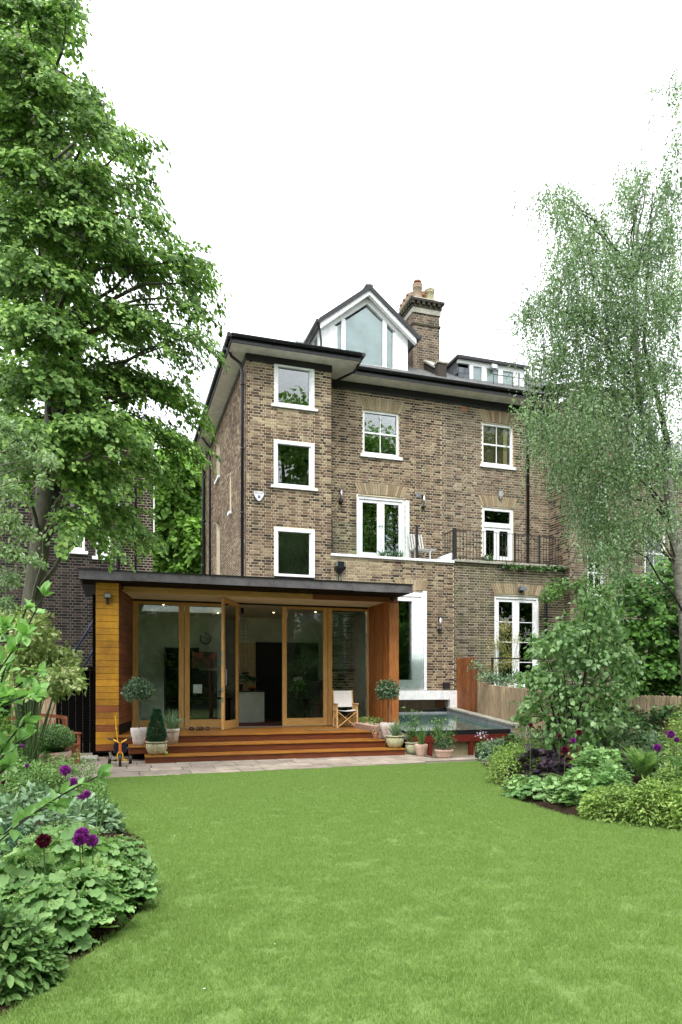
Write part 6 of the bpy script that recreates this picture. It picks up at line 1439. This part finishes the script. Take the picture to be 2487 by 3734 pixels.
mantle('mantle_plant', 'large clump of scalloped grey-green leaves spilling onto the lawn, near left', [(150, 1905, 2140, 150, 620, .125), (270, 1930, 2085, 85, 300, .12), (60, 1960, 2190, 110, 360, .12), (190, 1985, 2178, 95, 330, .12), (110, 2020, 2215, 90, 260, .12), (285, 1990, 2110, 60, 200, .11)], 300)
mantle('mantle_plant', 'front clump of scalloped pale green leaves at the right lawn edge', [(1265, 1785, 1850, 90, 380, .12), (1195, 1785, 1838, 40, 160, .1), (1335, 1775, 1868, 60, 300, .11)], 200)
def plain(name, label, cat_, specs, m_, tp, size, single=0, gname='foliage', **kw):
    out = []; c0 = None
    for (x, yt, yb, hw, n) in specs:
        c, L, rx, h = moundL(x, yt, yb, hw, n, size, **kw); out.append(L); c0 = c0 or c
    return shrub(name, label, cat_, c0, cat(*out), m_, tp, single, gname=gname)
plain('border_shrub', 'light green leafy plant cut off by the lower left corner beside the lawn', 'shrub', [(30, 2110, 2300, 80, 1000), (-20, 2080, 2320, 80, 600), (60, 2190, 2285, 50, 400)], 'lv_green', T_OVAL, .06, 60)
plain('border_shrub', 'broad sage-green leafy perennial behind the near left mantle clump', 'perennial', [(60, 1830, 1990, 130, 1100), (190, 1840, 1935, 70, 500), (250, 1862, 1925, 30, 160)], 'lv_grey', T_OVAL, .085, 120)
plain('border_shrub', 'fine airy bright green ground plant below the box ball pot', 'perennial', [(150, 1740, 1860, 80, 2600), (70, 1755, 1880, 80, 2200), (225, 1800, 1880, 28, 500), (20, 1730, 1860, 60, 1200)], 'lv_green', T_DIA, .035)
plain('border_shrub', 'dark feathery leaved plant at the left edge beside the crimson allium', 'perennial', [(20, 1900, 2020, 50, 1500), (85, 1950, 2035, 40, 700)], 'lv_cone', T_LANCE, .05)
plain('border_shrub', 'low dark green ground cover under the silver tree on the far left', 'shrub', [(20, 1650, 1800, 60, 900), (-30, 1600, 1830, 90, 1500), (70, 1680, 1790, 40, 500)], 'lv_dark', T_OVAL, .06)
# variegated shrub
vs = []
for x, y, rx, ry in [(90, 1540, 60, 40), (140, 1560, 46, 28), (60, 1500, 50, 30), (40, 1570, 50, 30), (110, 1500, 44, 24), (160, 1540, 30, 24), (100, 1590, 50, 18), (70, 1450, 40, 30), (30, 1420, 40, 26), (90, 1420, 28, 14), (178, 1575, 22, 16), (150, 1510, 34, 18), (130, 1585, 40, 16), (110, 1460, 26, 16)]:
    c = dT(x, y, 10.6+random.uniform(-.4, .5)); vs.append(blob(c, (rx*.0068, .35, ry*.0068), int(rx*ry/2.4), .08, .2, .6, .5, -.8, .6, .25))
shrub('variegated_shrub', 'cream and green variegated shrub leaning over the board fence', 'shrub', dT(60, 1540, 10.8), cat(*vs), 'lv_var', T_OVAL, 150, 26, sr=.008)
# near branches with broad leaves, left edge
mg = thing('broad_leaved_shrub', 'near broad-leaved shrub whose soft green branches reach in from the left edge', 'shrub', (-1.25, 3.6, 0)); L = []; W = []
root = Vector((-1.35, 3.7, .0))
BRN = [((-60, 1800), (60, 1400), 4.0), ((-60, 1750), (100, 1370), 4.3), ((-80, 1700), (60, 1460), 3.9), ((-80, 1720), (90, 1545), 4.1), ((-80, 1700), (80, 1600), 3.8), ((-60, 1850), (60, 1660), 4.0), ((-60, 1850), (50, 1700), 4.2), ((-80, 2010), (225, 1785), 4.0), ((-60, 1990), (130, 1850), 4.1), ((-60, 1650), (10, 1440), 4.0), ((-60, 1700), (20, 1600), 3.9), ((-60, 1900), (20, 1760), 4.0)]
for (a, c, t_) in BRN:
    pa, pc = dT(*a, t_+.2), dT(*c, t_); pts = curve(pa, pc, .06, 8); W.append(pts)
    for i in range(2, 9):
        p = np.array(pts[i]); nl = 3 if i < 8 else 6; dirv = np.array(pts[i]-pts[i-1]); dirv /= np.linalg.norm(dirv)
        v = rng.normal(size=(nl, 3))*.75+dirv*.9; v[:, 2] += .1
        L.append((np.repeat(p[None], nl, 0), v, rng.normal(size=(nl, 3))*.4+(0, -.2, 1), .1*(.6+.6*rng.random(nl))))
    W.append([tuple(root), tuple((root+pa)/2+Vector((0, 0, .1))), tuple(pa)])
wires(mg, M['barkd'], W, .005, 'branches', 5); leaves(mg, M['lv_mag'], cat(*L), T_OVAL, 'foliage', 300)
# right bed
plain('golden_mound', 'clipped golden-green mound at the near end of the right bed by the paving', 'shrub', [(1175, 1712, 1808, 50, 2600), (1150, 1735, 1790, 26, 900), (1215, 1700, 1790, 40, 1400)], 'lv_gold', T_DIA, .035)
plain('purple_foliage', 'dark purple-black frilly leaved clump in the middle of the right bed', 'perennial', [(1240, 1728, 1812, 55, 300), (1285, 1742, 1828, 50, 280), (1200, 1748, 1806, 28, 110)], 'lv_heuch', T_LOBE5, .1, 120, up=.9)
plain('border_shrub', 'leafy mid green perennial between the purple clump and the fern', 'perennial', [(1375, 1725, 1850, 60, 900), (1330, 1700, 1800, 60, 800), (1400, 1770, 1872, 50, 700), (1335, 1775, 1862, 40, 400)], 'lv_alch', T_LOBE5, .085, 60)
plain('border_shrub', 'spreading lime green ground plant along the right lawn edge', 'perennial', [(1410, 1812, 1893, 66, 3000), (1500, 1800, 1905, 70, 3200), (1575, 1805, 1912, 60, 2400), (1545, 1760, 1850, 50, 1200)], 'lv_gold', T_OVAL, .045, 60)
plain('border_shrub', 'low dark green leafy plant along the fence foot under the small tree', 'shrub', [(1270, 1670, 1770, 50, 900), (1180, 1690, 1760, 30, 400), (1350, 1660, 1790, 60, 900), (1450, 1650, 1790, 70, 1200)], 'lv_ivy', T_HEART, .06, 0)
plain('border_shrub', 'grey-green leafy plant beside the flower trough at the paving end', 'perennial', [(1148, 1700, 1748, 26, 420), (1120, 1712, 1750, 18, 200), (1210, 1680, 1750, 36, 500)], 'lv_grey', T_OVAL, .06)
plain('border_shrub', 'feathery grey-green plant behind the fern near the paling fence', 'perennial', [(1440, 1670, 1790, 50, 1400), (1520, 1690, 1800, 50, 1400), (1400, 1690, 1790, 36, 800)], 'lv_grey', T_LANCE, .07)
plain('border_shrub', 'yellow-green airy plant at the right edge beneath the purple alliums', 'perennial', [(1555, 1640, 1800, 36, 1100), (1590, 1620, 1830, 50, 1400)], 'lv_gold', T_DIA, .045)
plain('hand_leaved_plant', 'plant with long finger-like leaves at the right edge of the bed', 'perennial', [(1556, 1745, 1830, 30, 130), (1590, 1740, 1850, 40, 160)], 'lv_green', T_LANCE, .2, 60, up=.8)
# ferns
def fern(label, c, n, h, spread, sc=1., a0=0, a1=2*PI):
    t = thing('fern', label, 'fern', (c[0], c[1], 0)); P = []; A = []; N_ = []; S = []; W = []
    for i in range(n):
        a = a0+(a1-a0)*(i+random.uniform(-.3, .3))/n; d = np.array((math.cos(a), math.sin(a), 0)); sp = spread*random.uniform(.7, 1.1); hh = h*random.uniform(.8, 1.15); k = 26
        u = np.linspace(.06, 1, k); ctr = np.array(c)+d*(sp*u**1.35)[:, None]+np.array((0, 0, 1))*(hh*(1.5*u-.62*u**2.2))[:, None]; W.append([tuple(v) for v in ctr[::5]])
        tan = np.gradient(ctr, axis=0); tan /= np.linalg.norm(tan, axis=1, keepdims=True); side = np.cross(tan, (0, 0, 1.)); side /= np.linalg.norm(side, axis=1, keepdims=True)
        ln = .13*sc*np.sin(np.clip(u*1.1+.15, 0, 1)**.8*PI)**.8+.012
        for s in (-1, 1): P.append(ctr); A.append(side*s+tan*.45); N_.append(np.cross(side, tan)+rng.normal(size=(k, 3))*.1); S.append(ln)
    wires(t, M['stem'], W, .004); tp = tpl([(0, 0, 0), (.13, .15, 0), (.1, .6, -.02), (0, 1, -.08), (-.1, .6, -.02), (-.13, .15, 0)], [(0, 1, 2), (0, 2, 3), (0, 3, 4), (0, 4, 5)])
    leaves(t, M['lv_fern'], (np.concatenate(P), np.concatenate(A), np.concatenate(N_), np.concatenate(S)), tp, 'fronds'); return t
c, _, _, _ = mound(1478, 1700, 1815, 50); fern('large pale green fern of arching fronds in the right bed', (c.x, c.y, .1), 14, .66, .68, .95)
c, _, _, _ = mound(1395, 1690, 1790, 40); fern('smaller feathery fern behind the large fern near the ivy', (c.x+.1, c.y+.5, .3), 11, .55, .6, 1.2)
# alliums
def allium(label, sx, sy, t_, r, m_, stem=True, zb=0.):
    r *= .8 if m_ == 'allium' else .68; p = at(sx, sy, t_); o = thing('allium', label, 'allium', (p.x, p.y+.03, zb), 'round headed alliums in the borders')
    wires(o, M['stem'], [[(p.x, p.y+.03, zb), (p.x+.01, p.y+.02, (p.z+zb)/2), tuple(p)]], .0045, 'stalk', 6)
    n = 330; d = unit(n); leaves(o, M[m_], (np.array(p)+d*r*.45, d+rng.normal(size=(n, 3))*.25, rng.normal(size=(n, 3)), r*(.5+.25*rng.random(n))), T_DIA, 'flower_head')
AL = [('magenta allium, largest and highest of the near left trio', 299, 3044, 4.5, .058, 'allium'), ('magenta allium, right head of the near left trio', 336, 3066, 4.5, .05, 'allium'), ('magenta allium tucked under the largest of the near left trio', 290, 3062, 4.45, .05, 'allium'), ('dark crimson allium on the left over the mantle leaves', 159, 3066, 4.3, .066, 'crimson'),
      ('slim stemmed magenta allium standing alone over the lawn edge', 268, 2850, 7.5, .055, 'allium'), ('magenta allium, upper of the two side by side at the lawn edge', 317, 2895, 7.2, .048, 'allium'), ('magenta allium, lower of the two side by side at the lawn edge', 298, 2908, 7.2, .045, 'allium'), ('magenta allium in front of the paving behind a green leaf', 238, 2808, 7.0, .065, 'allium'), ('small pink-purple allium near the box ball pot', 98, 2792, 8.0, .03, 'allium'), ('small allium at the left frame edge in the green plant', 12, 2850, 7.0, .035, 'crimson'), ('small allium in shade just right of the broad leaves', 82, 2720, 9., .03, 'allium'), ('magenta allium half cut by the left frame edge', 4, 2806, 7., .05, 'allium'),
      ('crimson allium in front of the fence above the golden mound', 1935, 2643, 10.5, .045, 'crimson'), ('large dark crimson bloom over the purple foliage', 2060, 2735, 10, .085, 'crimson'), ('crimson allium just left of the bed terracotta pot', 2040, 2683, 10.3, .05, 'crimson'), ('purple allium right above the bed terracotta pot', 2111, 2671, 10.2, .065, 'crimson'), ('purple allium just right of the bed terracotta pot', 2090, 2700, 10, .05, 'allium'), ('purple allium by the fence at the right edge, the highest there', 2446, 2678, 8.6, .06, 'allium'), ('small purple allium to the right of the highest right edge one', 2468, 2697, 8.6, .04, 'allium'), ('purple allium between the fern and the right edge', 2397, 2726, 8.6, .055, 'allium')]
for lab, sx, sy, t_, r, m_ in AL: allium(lab, sx, sy, t_, r, m_)
# allium leaves and dark seed stalks on the left
def stalks(label, pts, m_, r):
    o = thing('flower_stalks', label, 'stalks', (pts[0][0][0], pts[0][0][1], 0)); wires(o, M[m_], pts, r, 'stalk', 5)
stalks('thin dark upright stalks rising from the left perennials', [[tuple(dT(x0, y0, 5.6)), tuple(dT(x1, y1, 5.6))] for x0, y0, x1, y1 in ((215, 2010, 228, 1820), (210, 2020, 248, 1800), (115, 2020, 150, 1880), (120, 2030, 190, 1900), (290, 2000, 310, 1930))], 'stem', .006)
t = thing('strap_leaves', 'pale folded strap leaves among the left perennials', 'leaves', tuple(dT(150, 2050, 5.4)[:2])+(0,)); c = dT(150, 2050, 5.6)
strappy((c.x, c.y, 0), 26, .55, .4, None, .9, 1.6).build('leaves', M['lv_grey'], t, attr=True)
# ivy and climbers
def drape(name, label, cat_, pts, r, n, m_, size, tp=T_HEART, single=0, jit=1.):
    L = []
    for i in range(len(pts)-1):
        a, c = Vector(pts[i]), Vector(pts[i+1]); k = max(2, int((c-a).length/(r*.7)))
        for j in range(k): L.append(blob(a.lerp(c, j/k)+Vector([random.gauss(0, r*.3*jit) for _ in range(3)]), (r, r, r*.8), max(4, int(n*(c-a).length/k)), size, .3, .5, .7, -.9, .8, .3))
    t = thing(name, label, cat_, (pts[0][0], pts[0][1], 0)); wires(t, M['barkd'], [pts], .012); leaves(t, M[m_], cat(*L), tp, 'foliage', single)
drape('ivy', 'ivy strand creeping along the stone edge of the right terrace', 'ivy', [onY(1835, 2062, YW-.15), onY(1900, 2068, YW-.15), onY(1990, 2072, YW-.15), onY(2080, 2070, YW-.15)], .07, 150, 'lv_ivy', .07)
drape('ivy', 'dark ivy swag hanging on the right paling fence', 'ivy', [(9.78, y, z) for y, z in ((14, 1.2), (13, 1.0), (12, 1.15), (11, .95), (10.4, 1.1), (9.5, 1.0), (8.5, 1.1))], .2, 420, 'lv_ivy', .07, single=60)
drape('ivy', 'loose ivy low on the fence behind the ferns', 'ivy', [(9.75, y, z) for y, z in ((14, .7), (12.5, .75), (11.3, .5), (10.2, .7), (9.3, .5))], .16, 160, 'lv_green', .06)
drape('climbing_rose', 'silvery climber spilling over the top of the paling fence', 'climber', [onY(*p, 17.2) for p in ((1740, 2440), (1775, 2470), (1840, 2490), (1900, 2490), (1960, 2470), (2010, 2440))], .22, 430, 'lv_grey', .055)
drape('wall_climber', 'green climber trained along the brick wall with one white bloom', 'climber', [onY(*p, 18.7) for p in ((1990, 2190), (2050, 2140), (2120, 2130), (2190, 2150), (2240, 2220), (2150, 2260), (2090, 2330), (2180, 2360), (2240, 2420))], .3, 330, 'lv_green', .085)
p = onY(2150, 2182, 18.3); solid('white_rose', 'white rose bloom on the wall climber', 'rose', MB().lathe(tuple(p), [(.02, 0), (.1, .03), (.14, .09), (.1, .14), (.03, .16)], 10), M['whitef'], True)
L = cat(*[blob(onY(x, y, 18.0), (rx, .3, rz), n, .07, .1, .5, .6, -.9, .9, .35) for x, y, rx, rz, n in ((1838, 2290, .25, .3, 380), (1820, 2350, .38, .35, 600), (1850, 2410, .42, .35, 600), (1800, 2440, .3, .3, 400), (1880, 2330, .2, .3, 160), (1840, 2500, .35, .3, 400))])
shrub('golden_bamboo', 'yellow leaved bamboo standing before the right white doors', 'bamboo', onY(1830, 2500, 18.1), L, 'lv_bam', T_LANCE, 0, 30, sr=.006)
tl_ = thing('garden_rail', 'thin black rail with crossed brace beyond the paling fence', 'rail', (12, 17.9, 0)); a, c = onY(1790, 2400, 17.9), onY(2010, 2404, 17.9)
MB().beam(a, c, .04, .04).build('top_rail', M['iron'], tl_)
for x, y in ((1795, 2402), (1985, 2402)): p = onY(x, y, 17.9); MB().box(p.x-.02, p.x+.02, p.y-.02, p.y+.02, 0, p.z).build('post', M['iron'], tl_)
a, c, d, e = onY(1862, 2440, 17.9), onY(1888, 2480, 17.9), onY(1888, 2440, 17.9), onY(1862, 2480, 17.9); MB().beam(a, c, .02, .02).beam(d, e, .02, .02).build('cross_brace', M['iron'], tl_)
# terrace plants
t = thing('terrace_plants', 'row of spiky silver-green plants in front of the white terrace doors', 'plants', (7.3, YW+.3, ZT)); b_ = None
for sx in (1395, 1420, 1440, 1462): p = onY(sx, 2030, YW+.3); strappy((p.x, p.y, ZT), 26, .34, .22, None, .3, 2.2).build('leaves', M['lv_grey'], t, attr=True)
t = thing('terrace_pot_plant', 'small green plant behind the railing by the curtained door', 'plant', (onY(1778, 2040, YW+.3).x, YW+.3, ZT)); p = onY(1778, 2040, YW+.3); leaves(t, M['lv_green'], blob((p.x, p.y, ZT+.18), (.2, .12, .18), 200, .06), T_HEART)
# loose leaves and litter on soil
n = 300; ps = []
while len(ps) < n:
    x, y = (random.uniform(-2, 1.5), random.uniform(2.5, 6)) if random.random() < .5 else (random.uniform(5.5, 9), random.uniform(6, 10))
    if .03 < LD(x, y) < .6: ps.append((x, y, .05+min(LD(x, y), .35)*.15))
o = link('leaf_litter', leaf_mesh('leaf_litter', np.array(ps), unit(n)*(1, 1, .2), unit(n)*.5+(0, 0, 1), .03+.03*rng.random(n), T_OVAL, (0, 0, 0)), M['lv_dead'], kind='stuff'); tag(o, 'dry brown leaf litter on the bare soil at the bed edges', 'leaf litter')
